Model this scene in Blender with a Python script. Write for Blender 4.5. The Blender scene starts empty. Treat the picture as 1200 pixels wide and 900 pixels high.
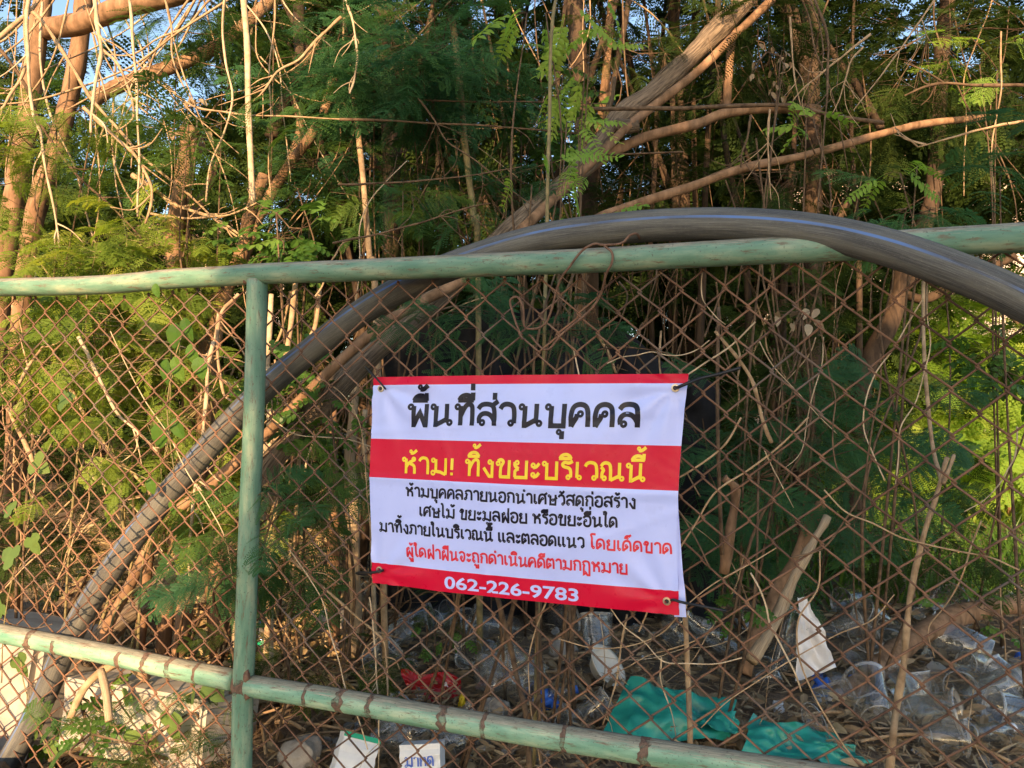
import bpy, math, random
import numpy as np
from mathutils import Vector, Matrix

random.seed(7)
RNG = np.random.default_rng(11)
SC = bpy.context.scene
COL = SC.collection
R = math.radians

# ------------------------------------------------------------------ camera
F_PX, CX, CY = 900.0, 600.0, 450.0            # photograph: 1200 x 900 pixels
EYE = np.array([0.0, 0.0, 0.8])
PITCH, ROLL = R(2.0), 0.024
_f = np.array([0, math.cos(PITCH), math.sin(PITCH)])
_u0 = np.array([0, -math.sin(PITCH), math.cos(PITCH)])
_r0 = np.array([1.0, 0, 0])
CR = _r0 * math.cos(ROLL) + _u0 * math.sin(ROLL)
CU = _u0 * math.cos(ROLL) - _r0 * math.sin(ROLL)
cam_data = bpy.data.cameras.new('camera')
cam_data.sensor_width = 36.0
cam_data.lens = 36.0 * F_PX / 1200.0
cam_data.clip_start = 0.02
cam_data.clip_end = 500
cam = bpy.data.objects.new('camera', cam_data)
COL.objects.link(cam)
cam.matrix_world = Matrix(((CR[0], CU[0], -_f[0], EYE[0]), (CR[1], CU[1], -_f[1], EYE[1]),
                           (CR[2], CU[2], -_f[2], EYE[2]), (0, 0, 0, 1)))
SC.camera = cam

# ------------------------------------------------------------------ light
SUN_AZ = np.array([-0.15, -0.9887])             # towards the sun: behind the camera, a little left
SUN_EL = R(17)
SUN_DIR = np.array([SUN_AZ[0] * math.cos(SUN_EL), SUN_AZ[1] * math.cos(SUN_EL), math.sin(SUN_EL)])
world = bpy.data.worlds.new('World')
SC.world = world
world.use_nodes = True
wn = world.node_tree.nodes
sky = wn.new('ShaderNodeTexSky')
sky.sky_type = 'NISHITA'
sky.sun_disc = False
sky.sun_elevation = SUN_EL
sky.sun_rotation = math.atan2(SUN_AZ[0], SUN_AZ[1])
sky.air_density = 1.0
sky.dust_density = 1.0
wn['Background'].inputs['Strength'].default_value = 0.15
world.node_tree.links.new(sky.outputs[0], wn['Background'].inputs['Color'])
sl = bpy.data.lights.new('sun', 'SUN')
sl.energy = 5.0
sl.angle = R(0.5)
sl.color = (1.0, 0.66, 0.36)
sun = bpy.data.objects.new('sun', sl)
COL.objects.link(sun)
sun.rotation_euler = Vector(SUN_DIR).to_track_quat('Z', 'Y').to_euler()
SC.view_settings.view_transform = 'Standard'
SC.view_settings.look = 'None'
SC.view_settings.gamma = 1
SC.view_settings.exposure = 1.2
SC.view_settings.use_curve_mapping = False
try:
    SC.cycles.max_bounces = 8
    SC.cycles.transparent_max_bounces = 24
    SC.cycles.use_denoising = True
except Exception:
    pass

# ------------------------------------------------------------------ pixel <-> place
def ray(px, py):
    return _f + CR * ((px - CX) / F_PX) - CU * ((py - CY) / F_PX)

def pix(px, py, d):
    return EYE + ray(px, py) * d

_v = ray(-1795, 425); _v[2] = 0
FU = -_v / np.linalg.norm(_v)                   # along the fence, to the right
FN = np.array([FU[1], -FU[0], 0.0])             # towards the camera
if FN[1] > 0: FN = -FN
FP = EYE + _f * 1.38
FZ = np.array([0, 0, 1.0])

def on_fence(px, py, off=0.0):
    r = ray(px, py)
    t = np.dot(FP + FN * off - EYE, FN) / np.dot(r, FN)
    return EYE + r * t

def fence_depth(px, py=450):
    return float(np.dot(on_fence(px, py) - EYE, _f))

def on_ground(px, py, z=0.0):
    r = ray(px, py)
    t = (z - EYE[2]) / r[2]
    return EYE + r * t

# ------------------------------------------------------------------ helpers
def new_obj(name, me, mat=None, parent=None, label=None, cat=None, group=None, kind=None):
    o = bpy.data.objects.new(name, me)
    COL.objects.link(o)
    if mat is not None and me is not None:
        for m in (mat if isinstance(mat, (list, tuple)) else [mat]):
            me.materials.append(m)
    if parent is not None:
        o.parent = parent
        o.matrix_parent_inverse = Matrix.Translation(-parent.location)
    tag(o, label, cat, group, kind)
    return o

def tag(o, label=None, cat=None, group=None, kind=None):
    if label: o['label'] = label
    if cat: o['category'] = cat
    if group: o['group'] = group
    if kind: o['kind'] = kind

def empty(name, loc, label, cat, group=None):
    o = bpy.data.objects.new(name, None)
    COL.objects.link(o)
    o.location = Vector([float(c) for c in loc])
    o.empty_display_size = 0.1
    tag(o, label, cat, group)
    return o

class MB:
    """collects geometry and links it as one mesh"""
    def __init__(s):
        s.v, s.f, s.uv, s.mi, s.n = [], [], [], [], 0
    def add(s, V, F, UV=None, mi=0):
        V = np.asarray(V, float)
        s.v.append(V)
        s.uv.append(np.asarray(UV, float) if UV is not None else np.zeros((len(V), 2)))
        for f in F:
            s.f.append([i + s.n for i in f])
            s.mi.append(mi)
        s.n += len(V)
    def mesh(s, name, smooth=True):
        V = np.concatenate(s.v); UV = np.concatenate(s.uv)
        me = bpy.data.meshes.new(name)
        me.from_pydata(V.tolist(), [], s.f)
        uvl = me.uv_layers.new(name='UVMap')
        li = np.zeros(len(me.loops), np.int32)
        me.loops.foreach_get('vertex_index', li)
        uvl.data.foreach_set('uv', UV[li].ravel())
        me.polygons.foreach_set('material_index', s.mi)
        if smooth:
            me.polygons.foreach_set('use_smooth', [True] * len(me.polygons))
        me.update()
        return me
    def build(s, name, mat, parent=None, smooth=True, **kw):
        return new_obj(name, s.mesh(name, smooth), mat, parent, **kw)

def quads_mesh(name, V, tint=None, smooth=False):
    """V: (n,4,3) quads, fast; tint: (n,) one value per quad"""
    n = len(V)
    me = bpy.data.meshes.new(name)
    me.vertices.add(n * 4)
    me.vertices.foreach_set('co', V.reshape(-1).astype(np.float32))
    me.loops.add(n * 4)
    me.loops.foreach_set('vertex_index', np.arange(n * 4, dtype=np.int32))
    me.polygons.add(n)
    me.polygons.foreach_set('loop_start', np.arange(0, n * 4, 4, dtype=np.int32))
    try:
        me.polygons.foreach_set('loop_total', np.full(n, 4, np.int32))
    except Exception:
        pass
    if tint is not None:
        a = me.attributes.new('tint', 'FLOAT', 'FACE')
        a.data.foreach_set('value', tint.astype(np.float32))
    me.update(calc_edges=True)
    return me

def catmull(P, n=6, closed=False):
    P = np.asarray(P, float)
    if len(P) < 3: 
        t = np.linspace(0, 1, n + 1)[:, None]
        return P[0] * (1 - t) + P[1] * t
    Q = np.vstack([2 * P[0] - P[1], P, 2 * P[-1] - P[-2]])
    out = []
    for i in range(1, len(Q) - 2):
        p0, p1, p2, p3 = Q[i - 1], Q[i], Q[i + 1], Q[i + 2]
        for t in np.linspace(0, 1, n, endpoint=False):
            out.append(0.5 * ((2 * p1) + (-p0 + p2) * t + (2 * p0 - 5 * p1 + 4 * p2 - p3) * t * t + (-p0 + 3 * p1 - 3 * p2 + p3) * t ** 3))
    out.append(P[-1])
    return np.array(out)

def tube_geo(P, rad, sides=8, cap=True, up=(0, 0, 1), lump=0.0, rng=None):
    P = np.asarray(P, float)
    n = len(P)
    rad = np.full(n, rad) if np.isscalar(rad) else np.asarray(rad, float)
    T = np.gradient(P, axis=0)
    T /= np.linalg.norm(T, axis=1)[:, None] + 1e-12
    u = np.asarray(up, float)
    if abs(np.dot(u, T[0])) > 0.95: u = np.array([1.0, 0, 0])
    V = np.zeros((n, sides + 1, 3)); UV = np.zeros((n, sides + 1, 2))
    L = np.concatenate([[0], np.cumsum(np.linalg.norm(np.diff(P, axis=0), axis=1))])
    ang = np.linspace(0, 2 * math.pi, sides + 1)
    a = u
    for i in range(n):
        a = a - T[i] * np.dot(a, T[i]); a /= np.linalg.norm(a) + 1e-12
        b = np.cross(T[i], a)
        r = rad[i] * np.ones(sides + 1)
        if lump:
            k = 1 + lump * (rng.random(sides + 1) - .5); k[-1] = k[0]
            r = r * k
        V[i] = P[i] + (np.cos(ang)[:, None] * a + np.sin(ang)[:, None] * b) * r[:, None]
        UV[i, :, 0] = np.linspace(0, 1, sides + 1); UV[i, :, 1] = L[i]
    F = []
    w = sides + 1
    for i in range(n - 1):
        for j in range(sides):
            F.append([i * w + j, i * w + j + 1, (i + 1) * w + j + 1, (i + 1) * w + j])
    V = V.reshape(-1, 3); UV = UV.reshape(-1, 2)
    if cap:
        F.append(list(range(sides))[::-1])
        F.append([(n - 1) * w + j for j in range(sides)])
    return V, F, UV

# ------------------------------------------------------------------ materials
def mat_new(name):
    m = bpy.data.materials.new(name)
    m.use_nodes = True
    nt = m.node_tree
    b = nt.nodes['Principled BSDF']
    return m, nt, b

def N(nt, t, **kw):
    n = nt.nodes.new(t)
    for k, v in kw.items():
        if k.startswith('i_'):
            n.inputs[k[2:].replace('_', ' ')].default_value = v
        else:
            setattr(n, k, v)
    return n

def ramp(nt, src, stops, interp='LINEAR'):
    r = nt.nodes.new('ShaderNodeValToRGB')
    r.color_ramp.interpolation = interp
    el = r.color_ramp.elements
    while len(el) < len(stops): el.new(0.5)
    for e, (p, c) in zip(el, stops):
        e.position = p
        e.color = (*c, 1) if len(c) == 3 else c
    nt.links.new(src, r.inputs[0])
    return r.outputs[0]

def mixc(nt, fac, a, b):
    m = nt.nodes.new('ShaderNodeMix'); m.data_type = 'RGBA'
    for s, v in ((0, fac), (6, a), (7, b)):
        if hasattr(v, 'links'): nt.links.new(v, m.inputs[s])
        else: m.inputs[s].default_value = v if s == 0 else ((*v, 1) if len(v) == 3 else v)
    return m.outputs[2]

def noise(nt, scale, detail=4, rough=.6, coord=None, stretch=None):
    tc = nt.nodes.new('ShaderNodeTexCoord')
    n = nt.nodes.new('ShaderNodeTexNoise')
    n.inputs['Scale'].default_value = scale
    n.inputs['Detail'].default_value = detail
    n.inputs['Roughness'].default_value = rough
    src = tc.outputs[coord or 'Object']
    if stretch:
        mp = nt.nodes.new('ShaderNodeMapping')
        mp.inputs['Scale'].default_value = stretch
        nt.links.new(src, mp.inputs[0]); src = mp.outputs[0]
    nt.links.new(src, n.inputs['Vector'])
    return n.outputs['Fac']

def bump(nt, b, h, strength=.3, dist=.005):
    n = nt.nodes.new('ShaderNodeBump')
    n.inputs['Strength'].default_value = strength
    n.inputs['Distance'].default_value = dist
    nt.links.new(h, n.inputs['Height'])
    nt.links.new(n.outputs[0], b.inputs['Normal'])

def simple(name, c1, c2=None, scale=20, rough=.8, bmp=.2, spec=.3, coord=None, stretch=None, dist=.004, lo=.35, hi=.65):
    m, nt, b = mat_new(name)
    b.inputs['Roughness'].default_value = rough
    b.inputs['Specular IOR Level'].default_value = spec
    if c2 is None:
        b.inputs['Base Color'].default_value = (*c1, 1)
        return m
    f = noise(nt, scale, 6, .65, coord, stretch)
    nt.links.new(ramp(nt, f, [(lo, c1), (hi, c2)]), b.inputs['Base Color'])
    if bmp: bump(nt, b, f, bmp, dist)
    return m

def leaf_mat(name, cols, rough=.5, trans=.4, spec=.25):
    m, nt, b = mat_new(name)
    at = N(nt, 'ShaderNodeAttribute', attribute_name='tint')
    c = ramp(nt, at.outputs['Fac'], [(i / (len(cols) - 1), k) for i, k in enumerate(cols)])
    f = noise(nt, 60, 2)
    c = mixc(nt, ramp(nt, f, [(.3, (0, 0, 0)), (.8, (.35, .35, .35))]), c, (.10, .12, .02))
    nt.links.new(c, b.inputs['Base Color'])
    b.inputs['Roughness'].default_value = rough
    b.inputs['Specular IOR Level'].default_value = spec
    tr = nt.nodes.new('ShaderNodeBsdfTranslucent')
    g = nt.nodes.new('ShaderNodeHueSaturation')
    g.inputs['Value'].default_value = 1.6; g.inputs['Hue'].default_value = .485; g.inputs['Saturation'].default_value = 1.1
    nt.links.new(c, g.inputs['Color']); nt.links.new(g.outputs[0], tr.inputs['Color'])
    mx = nt.nodes.new('ShaderNodeMixShader'); mx.inputs[0].default_value = trans
    nt.links.new(b.outputs[0], mx.inputs[1]); nt.links.new(tr.outputs[0], mx.inputs[2])
    nt.links.new(mx.outputs[0], nt.nodes['Material Output'].inputs['Surface'])
    return m

MT = {}
MT['leaf'] = leaf_mat('feathery_leaf', [(.028, .085, .028), (.045, .12, .03), (.07, .15, .03), (.13, .19, .03)])
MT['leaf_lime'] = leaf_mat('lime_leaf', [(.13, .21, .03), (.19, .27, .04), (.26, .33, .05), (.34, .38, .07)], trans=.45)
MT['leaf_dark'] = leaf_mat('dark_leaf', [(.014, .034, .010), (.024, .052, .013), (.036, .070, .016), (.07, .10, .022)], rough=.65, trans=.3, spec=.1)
MT['leaf_teal'] = leaf_mat('blue_green_leaf', [(.03, .10, .05), (.04, .13, .055), (.05, .15, .055), (.07, .17, .05)], spec=.12)
MT['leaf_round'] = leaf_mat('round_leaf', [(.04, .10, .02), (.06, .15, .025), (.08, .18, .03), (.16, .26, .04)], rough=.4, trans=.35)
MT['leaf_young'] = leaf_mat('young_leaf', [(.16, .32, .05), (.22, .38, .06), (.30, .44, .07), (.40, .50, .10)], trans=.5)
MT['leaf_vine'] = leaf_mat('lobed_vine_leaf', [(.07, .14, .04), (.10, .18, .05), (.13, .21, .055), (.18, .25, .065)], trans=.35)
MT['leaf_dry'] = leaf_mat('dry_leaf', [(.17, .10, .055), (.27, .175, .10), (.36, .25, .15), (.46, .35, .22)], trans=.2)
MT['leaf_banana'] = leaf_mat('banana_leaf', [(.16, .30, .04), (.24, .38, .05), (.5, .42, .04), (.75, .48, .03)], trans=.5)
MT['straw'] = leaf_mat('straw', [(.30, .20, .10), (.40, .27, .13), (.50, .35, .18), (.58, .44, .25)], trans=.15)
MT['grass'] = leaf_mat('grass_blade', [(.20, .34, .05), (.27, .40, .06), (.33, .45, .07), (.42, .50, .12)], trans=.45)
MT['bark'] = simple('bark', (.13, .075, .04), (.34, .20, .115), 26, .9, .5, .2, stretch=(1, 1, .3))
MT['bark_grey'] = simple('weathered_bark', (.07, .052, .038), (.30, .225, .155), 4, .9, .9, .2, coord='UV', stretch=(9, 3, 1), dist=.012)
MT['bark_shade'] = simple('shade_toned_bark', (.035, .024, .017), (.10, .065, .042), 26, .9, .5, .2, stretch=(1, 1, .3))  # bark darkened in its colour to stand for the thicket's shade
MT['twig'] = simple('dry_twig', (.24, .155, .085), (.46, .32, .19), 40, .85, .3, .2)
MT['twig_pale'] = simple('pale_twig', (.36, .26, .16), (.58, .45, .30), 40, .85, .3, .2)
MT['twig_brown'] = simple('brown_twig', (.06, .038, .024), (.17, .11, .065), 40, .85, .3, .2)
MT['split_wood'] = simple('split_wood', (.22, .155, .095), (.52, .40, .26), 5, .85, .6, .2, coord='UV', stretch=(12, 2, 1))
MT['stem_green'] = simple('green_stem', (.13, .11, .05), (.26, .20, .09), 40, .7, .2)

def rail_mat(name='green_paint', k=1.0):
    m, nt, b = mat_new(name)
    tc = N(nt, 'ShaderNodeTexCoord')
    geo = N(nt, 'ShaderNodeNewGeometry')
    sep = N(nt, 'ShaderNodeSeparateXYZ'); nt.links.new(geo.outputs['Normal'], sep.inputs[0])
    big = noise(nt, 9, 5, .6, 'UV', (.7, 1, 1))
    streak = noise(nt, 16, 8, .75, 'UV', (3.5, 1.1, 1))
    fine = noise(nt, 220, 3, .6)
    teal = ramp(nt, big, [(p_, tuple(min(.7, q_ * k) for q_ in c_)) for p_, c_ in ((.34, (.10, .22, .15)), (.5, (.17, .30, .21)), (.66, (.33, .40, .27)))])
    # weathered crown of the pipe: pale grey wood-like streaks where the paint has gone
    ad = N(nt, 'ShaderNodeMath', operation='MULTIPLY_ADD'); ad.inputs[1].default_value = .50; nt.links.new(sep.outputs['Z'], ad.inputs[0]); nt.links.new(streak, ad.inputs[2])
    worn = ramp(nt, ad.outputs[0], [(.74, (0, 0, 0)), (.86, (.9, .9, .9))])
    wcol = ramp(nt, streak, [(.38, (.09, .075, .06)), (.50, (.24, .21, .16)), (.66, (.42, .38, .29))])
    c = mixc(nt, worn, teal, wcol)
    rust = ramp(nt, noise(nt, 14, 7, .7, 'UV', (1, 1.4, 1)), [(.55, (0, 0, 0)), (.66, (.85, .85, .85))])
    c = mixc(nt, rust, c, (.13, .06, .032))
    speck = ramp(nt, fine, [(.63, (0, 0, 0)), (.67, (.6, .6, .6))])
    c = mixc(nt, speck, c, (.06, .05, .04))
    nt.links.new(c, b.inputs['Base Color'])
    b.inputs['Roughness'].default_value = .55
    b.inputs['Specular IOR Level'].default_value = .35
    bump(nt, b, streak, .25, .002)
    return m
MT['rail'] = rail_mat('green_paint', .85)
MT['rail_pale'] = rail_mat('faded_green_paint', 1.2)
MT['rust'] = simple('rust', (.105, .06, .042), (.21, .125, .085), 90, .9, .3, .2)
def band_mat():
    m, nt, b = mat_new('rust_stain')
    f = noise(nt, 160, 5, .7); g_ = noise(nt, 45, 3, .6)
    nt.links.new(ramp(nt, f, [(.35, (.085, .05, .036)), (.65, (.20, .125, .085))]), b.inputs['Base Color'])
    b.inputs['Roughness'].default_value = .9
    tr = nt.nodes.new('ShaderNodeBsdfTransparent'); mx = nt.nodes.new('ShaderNodeMixShader')
    nt.links.new(ramp(nt, g_, [(.36, (.15, .15, .15)), (.52, (.92, .92, .92))]), mx.inputs[0])
    nt.links.new(tr.outputs[0], mx.inputs[1]); nt.links.new(b.outputs[0], mx.inputs[2])
    nt.links.new(mx.outputs[0], nt.nodes['Material Output'].inputs['Surface'])
    return m
MT['band'] = band_mat()
MT['wire'] = simple('rusty_wire', (.075, .042, .030), (.25, .132, .078), 9, .85, .3, .25)
_nt = MT['wire'].node_tree; _b = _nt.nodes['Principled BSDF']
_c = _b.inputs['Base Color'].links[0].from_socket
_z = ramp(_nt, noise(_nt, 5, 5, .7), [(.52, (0, 0, 0)), (.66, (.75, .75, .75))])
_nt.links.new(mixc(_nt, _z, _c, (.13, .115, .10)), _b.inputs['Base Color'])
MT['tie'] = simple('black_cable_tie', (.012, .013, .017), None, rough=.4, spec=.4)
MT['grommet'] = simple('brass_grommet', (.42, .36, .28), None, rough=.35)
MT['grommet'].node_tree.nodes['Principled BSDF'].inputs['Metallic'].default_value = .9

def pipe_mat():
    m, nt, b = mat_new('black_polyethylene')
    tc = N(nt, 'ShaderNodeTexCoord')
    sep = N(nt, 'ShaderNodeSeparateXYZ'); nt.links.new(tc.outputs['UV'], sep.inputs[0])
    st = noise(nt, 10, 8, .75, 'UV', (14, 1.2, 1))
    sc = noise(nt, 60, 5, .7, 'UV', (10, 1.5, 1))
    big = noise(nt, 5, 4, .6, 'UV', (2, 1, 1))
    c = ramp(nt, st, [(.32, (.020, .021, .022)), (.5, (.058, .058, .058)), (.68, (.19, .185, .175))])
    dust = ramp(nt, big, [(.40, (.08, .08, .08)), (.64, (.55, .55, .55))])
    c = mixc(nt, dust, c, (.20, .19, .155))
    scr = ramp(nt, sc, [(.60, (0, 0, 0)), (.64, (.6, .6, .6))])
    c = mixc(nt, scr, c, (.33, .31, .28))
    # the narrow blue stripe that runs along the pipe
    d = N(nt, 'ShaderNodeMath', operation='SUBTRACT'); d.inputs[1].default_value = BLUE_U; nt.links.new(sep.outputs[0], d.inputs[0])
    ab = N(nt, 'ShaderNodeMath', operation='ABSOLUTE'); nt.links.new(d.outputs[0], ab.inputs[0])
    fac = ramp(nt, ab.outputs[0], [(.0, (.85, .85, .85)), (.011, (.85, .85, .85)), (.015, (0, 0, 0))])
    fade = ramp(nt, noise(nt, 3.2, 4, .6, 'UV', (1, 1, 1)), [(.40, (0, 0, 0)), (.58, (1, 1, 1))])
    mu = N(nt, 'ShaderNodeMath', operation='MULTIPLY'); nt.links.new(fac, mu.inputs[0]); nt.links.new(fade, mu.inputs[1])
    c = mixc(nt, mu.outputs[0], c, (.10, .20, .46))
    nt.links.new(c, b.inputs['Base Color'])
    b.inputs['Roughness'].default_value = .6
    b.inputs['Specular IOR Level'].default_value = .3
    bump(nt, b, st, .35, .004)
    return m
BLUE_U = 0.185
MT['pipe'] = pipe_mat()

def vinyl(name, col, spec=.4):
    m, nt, b = mat_new(name)
    f = noise(nt, 26, 4, .6)
    b.inputs['Base Color'].default_value = (*col, 1)
    b.inputs['Roughness'].default_value = .34
    b.inputs['Specular IOR Level'].default_value = spec
    n2 = noise(nt, 9, 3, .5, None, (1, 1, 1))
    bump(nt, b, n2, .32, .014)
    n3 = noise(nt, 70, 4, .65)
    nt.links.new(ramp(nt, n3, [(.3, (.24, .24, .24)), (.7, (.50, .50, .50))]), b.inputs['Roughness'])
    dirt = ramp(nt, noise(nt, 16, 6, .7), [(.52, (0, 0, 0)), (.75, (.16, .16, .16))])
    if sum(col) > .5: nt.links.new(mixc(nt, dirt, col, tuple(.5 * c for c in col)), b.inputs['Base Color'])
    return m
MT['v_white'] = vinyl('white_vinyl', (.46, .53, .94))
MT['v_red'] = vinyl('red_vinyl', (.56, .004, .036), .2)
MT['v_black'] = vinyl('black_ink', (.008, .008, .020), .22)
MT['v_yellow'] = vinyl('yellow_ink', (.80, .58, .02))
MT['v_redink'] = vinyl('red_ink', (.64, .02, .04))

def ground_mat():
    m, nt, b = mat_new('soil')
    a = noise(nt, 3, 8, .7); f = noise(nt, 55, 6, .75)
    c1 = ramp(nt, a, [(.3, (.14, .105, .075)), (.6, (.27, .20, .135))])
    c2 = ramp(nt, f, [(.35, (.08, .058, .04)), (.5, (.20, .14, .09)), (.68, (.38, .28, .19))])
    nt.links.new(mixc(nt, .6, c1, c2), b.inputs['Base Color'])
    b.inputs['Roughness'].default_value = .95
    bump(nt, b, f, .8, .02)
    return m
MT['ground'] = ground_mat()
MT['asphalt'] = simple('asphalt', (.04, .04, .04), (.08, .078, .072), 80, .9, .4)
MT['concrete'] = simple('concrete', (.30, .265, .22), (.46, .42, .36), 12, .9, .35, .2)
MT['rock'] = simple('rock', (.22, .19, .16), (.42, .37, .31), 18, .92, .6, .2, dist=.01)
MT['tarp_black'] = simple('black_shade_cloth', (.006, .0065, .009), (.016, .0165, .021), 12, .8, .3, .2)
MT['teal'] = simple('teal_plastic', (.012, .20, .16), (.02, .29, .23), 8, .35, .2, .5)
MT['white_bag'] = simple('white_plastic_bag', (.62, .62, .64), (.80, .80, .82), 14, .35, .4, .5)
MT['red_foil'] = simple('red_foil', (.36, .008, .014), (.55, .015, .02), 20, .25, .3, .6)
MT['yellow_p'] = simple('yellow_plastic', (.70, .50, .02), None, rough=.4)
MT['blue_p'] = simple('blue_plastic', (.02, .08, .45), (.05, .18, .6), 30, .35, .2)
MT['carton'] = simple('white_carton', (.66, .67, .70), (.78, .79, .80), 14, .5, .15)
MT['green_p'] = simple('green_plastic', (.02, .35, .20), None, rough=.4)
MT['foam'] = simple('foam', (.70, .62, .50), (.82, .76, .66), 22, .7, .3)
MT['house'] = simple('pale_render', (.62, .50, .42), (.72, .60, .52), 2, .9, .1)
MT['house_roof'] = simple('roof_tile', (.30, .16, .10), (.42, .24, .16), 6, .9, .3)
MT['window'] = simple('window_glass', (.03, .04, .05), None, rough=.1, spec=.6)

def clear_plastic(name='clear_plastic', d0=.05, d1=.16):
    m, nt, b = mat_new(name)
    out = nt.nodes['Material Output']
    tr = N(nt, 'ShaderNodeBsdfTransparent'); tr.inputs[0].default_value = (.84, .85, .84, 1)
    gl = N(nt, 'ShaderNodeBsdfGlossy'); gl.inputs['Roughness'].default_value = .08; gl.inputs[0].default_value = (1, 1, 1, 1)
    df = N(nt, 'ShaderNodeBsdfDiffuse'); df.inputs[0].default_value = (.50, .49, .47, 1)
    lw = N(nt, 'ShaderNodeLayerWeight'); lw.inputs[0].default_value = .35
    f = noise(nt, 18, 3, .5)
    bp = N(nt, 'ShaderNodeBump'); bp.inputs['Strength'].default_value = .35; bp.inputs['Distance'].default_value = .01
    nt.links.new(f, bp.inputs['Height'])
    for n in (gl, df): nt.links.new(bp.outputs[0], n.inputs['Normal'])
    m1 = N(nt, 'ShaderNodeMixShader'); nt.links.new(ramp(nt, f, [(.35, (d0, d0, d0)), (.7, (d1, d1, d1))]), m1.inputs[0])
    nt.links.new(tr.outputs[0], m1.inputs[1]); nt.links.new(df.outputs[0], m1.inputs[2])
    m2 = N(nt, 'ShaderNodeMixShader')
    nt.links.new(ramp(nt, lw.outputs['Facing'], [(0, (.05, .05, .05)), (1, (.42, .42, .42))]), m2.inputs[0])
    nt.links.new(m1.outputs[0], m2.inputs[1]); nt.links.new(gl.outputs[0], m2.inputs[2])
    nt.links.new(m2.outputs[0], out.inputs['Surface'])
    return m
MT['clear'] = clear_plastic()
MT['clear_rim'] = clear_plastic('clear_plastic_rim', .35, .55)

# ================================================================== SETTING
from mathutils import noise as mnoise
def gnoise(x, y, s): return mnoise.noise(Vector((x * s, y * s, 3.3)))

def ground_z(x, y):
    d = -((x - FP[0]) * FN[0] + (y - FP[1]) * FN[1])       # metres behind the fence
    if d < -0.05:
        t = min(1, (-d - .05) / .7); t = t * t * (3 - 2 * t)
        return -0.65 * t + .01 * gnoise(x, y, 3)
    k = min(1, (d + .05) / .3)
    t_ = min(1, max(0, (-x - .80) / .35)); dip = -.17 * t_ * t_ * (3 - 2 * t_) * min(1, max(0, (3.4 - y) / .8))
    return dip + k * (.035 * gnoise(x, y, 1.3) + .022 * gnoise(x, y, 4.5) + .010 * gnoise(x, y, 12)) + .012 * max(0, d - 1)

xs = np.unique(np.concatenate([np.linspace(-4, 6, 160), np.array([-90, -50, -30, -18, -12, -9, -7, -5.5, -4.7, 6.7, 8, 10, 13, 18, 26, 40, 60, 90])]))
ys = np.unique(np.concatenate([np.linspace(0.2, 9, 150), np.array([-90, -50, -30, -18, -12, -8, -5, -3, -1.6, -.7, -.2, 9.6, 10.5, 12, 14, 17, 21, 27, 36, 50, 70, 100])]))
g = MB()
V = [[x, y, ground_z(x, y)] for y in ys for x in xs]
w = len(xs)
g.add(V, [[j * w + i, j * w + i + 1, (j + 1) * w + i + 1, (j + 1) * w + i] for j in range(len(ys) - 1) for i in range(w - 1)])
g.build('ground', MT['ground'], kind='structure')
g = MB()
def fl(u, d, z): 
    p = FP + FU * u - FN * d; return [p[0], p[1], z]
g.add([fl(-40, -1.2, -.635), fl(40, -1.2, -.635), fl(40, -7, -.635), fl(-40, -7, -.635)], [[0, 1, 2, 3]])
g.build('road', MT['asphalt'], kind='structure')

def gz(p): return ground_z(float(p[0]), float(p[1]))

def drop(px, py):
    """the ground point seen at a pixel"""
    p = on_ground(px, py, 0.0)
    for _ in range(4):
        p = on_ground(px, py, gz(p))
    return p

# ------------------------------------------------------------------ fence
fence = empty('chain_link_fence', fl(0, 0, 0), 'rusty chain link fence on a faded green pipe frame in front of the thicket', 'fence')
RO = .021
def rail(name, pts, off, r=RO, sides=28):
    P = np.array([on_fence(x, y, off) for x, y in pts])
    P = catmull(P, 8)
    if name != 'post':                                  # the fence runs on beyond both edges of the picture
        if pts[0][0] < -100: P = np.vstack([P[0] - FU * 2.2, P])
        if pts[-1][0] > 1300: P = np.vstack([P, P[-1] + FU * 2.4])
    m = MB(); V, F, UV = tube_geo(P, r, sides); m.add(V, F, UV)
    return m.build(name, MT['rail_pale' if name == 'lower_rail' else 'rail'], fence), P
rail('top_rail', [(-160, 343), (0, 337), (70, 335.5), (133, 333), (200, 327), (267, 323.5), (300, 321), (400, 317.5), (520, 312.5), (640, 307.5), (700, 305), (850, 296.5), (1000, 289), (1100, 283.5), (1200, 278), (1380, 268)], .024)
rail('post', [(301.5, 328), (300, 400), (297, 500), (293, 590), (289, 700), (287, 760), (284.5, 815), (283, 900), (281, 1000)], .024, .0205)
rail('lower_rail', [(-160, 710), (0, 742), (70, 755.5), (135, 768.5), (205, 783.5), (274, 797)], .024)
rail('lower_rail', [(292, 803.5), (400, 821), (500, 838.5), (640, 862), (800, 887), (1000, 917), (1200, 947), (1350, 970)], .024)

for u_ in (-3.2, 2.6):
    p_ = FP + FU * u_ + FN * .024
    m = MB(); V, F, UV = tube_geo(np.array([[p_[0], p_[1], 1.06], [p_[0], p_[1], .4], [p_[0], p_[1], -.5]]), .0205, 20); m.add(V, F, UV)
    m.build('post', MT['rail'], fence)

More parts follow.
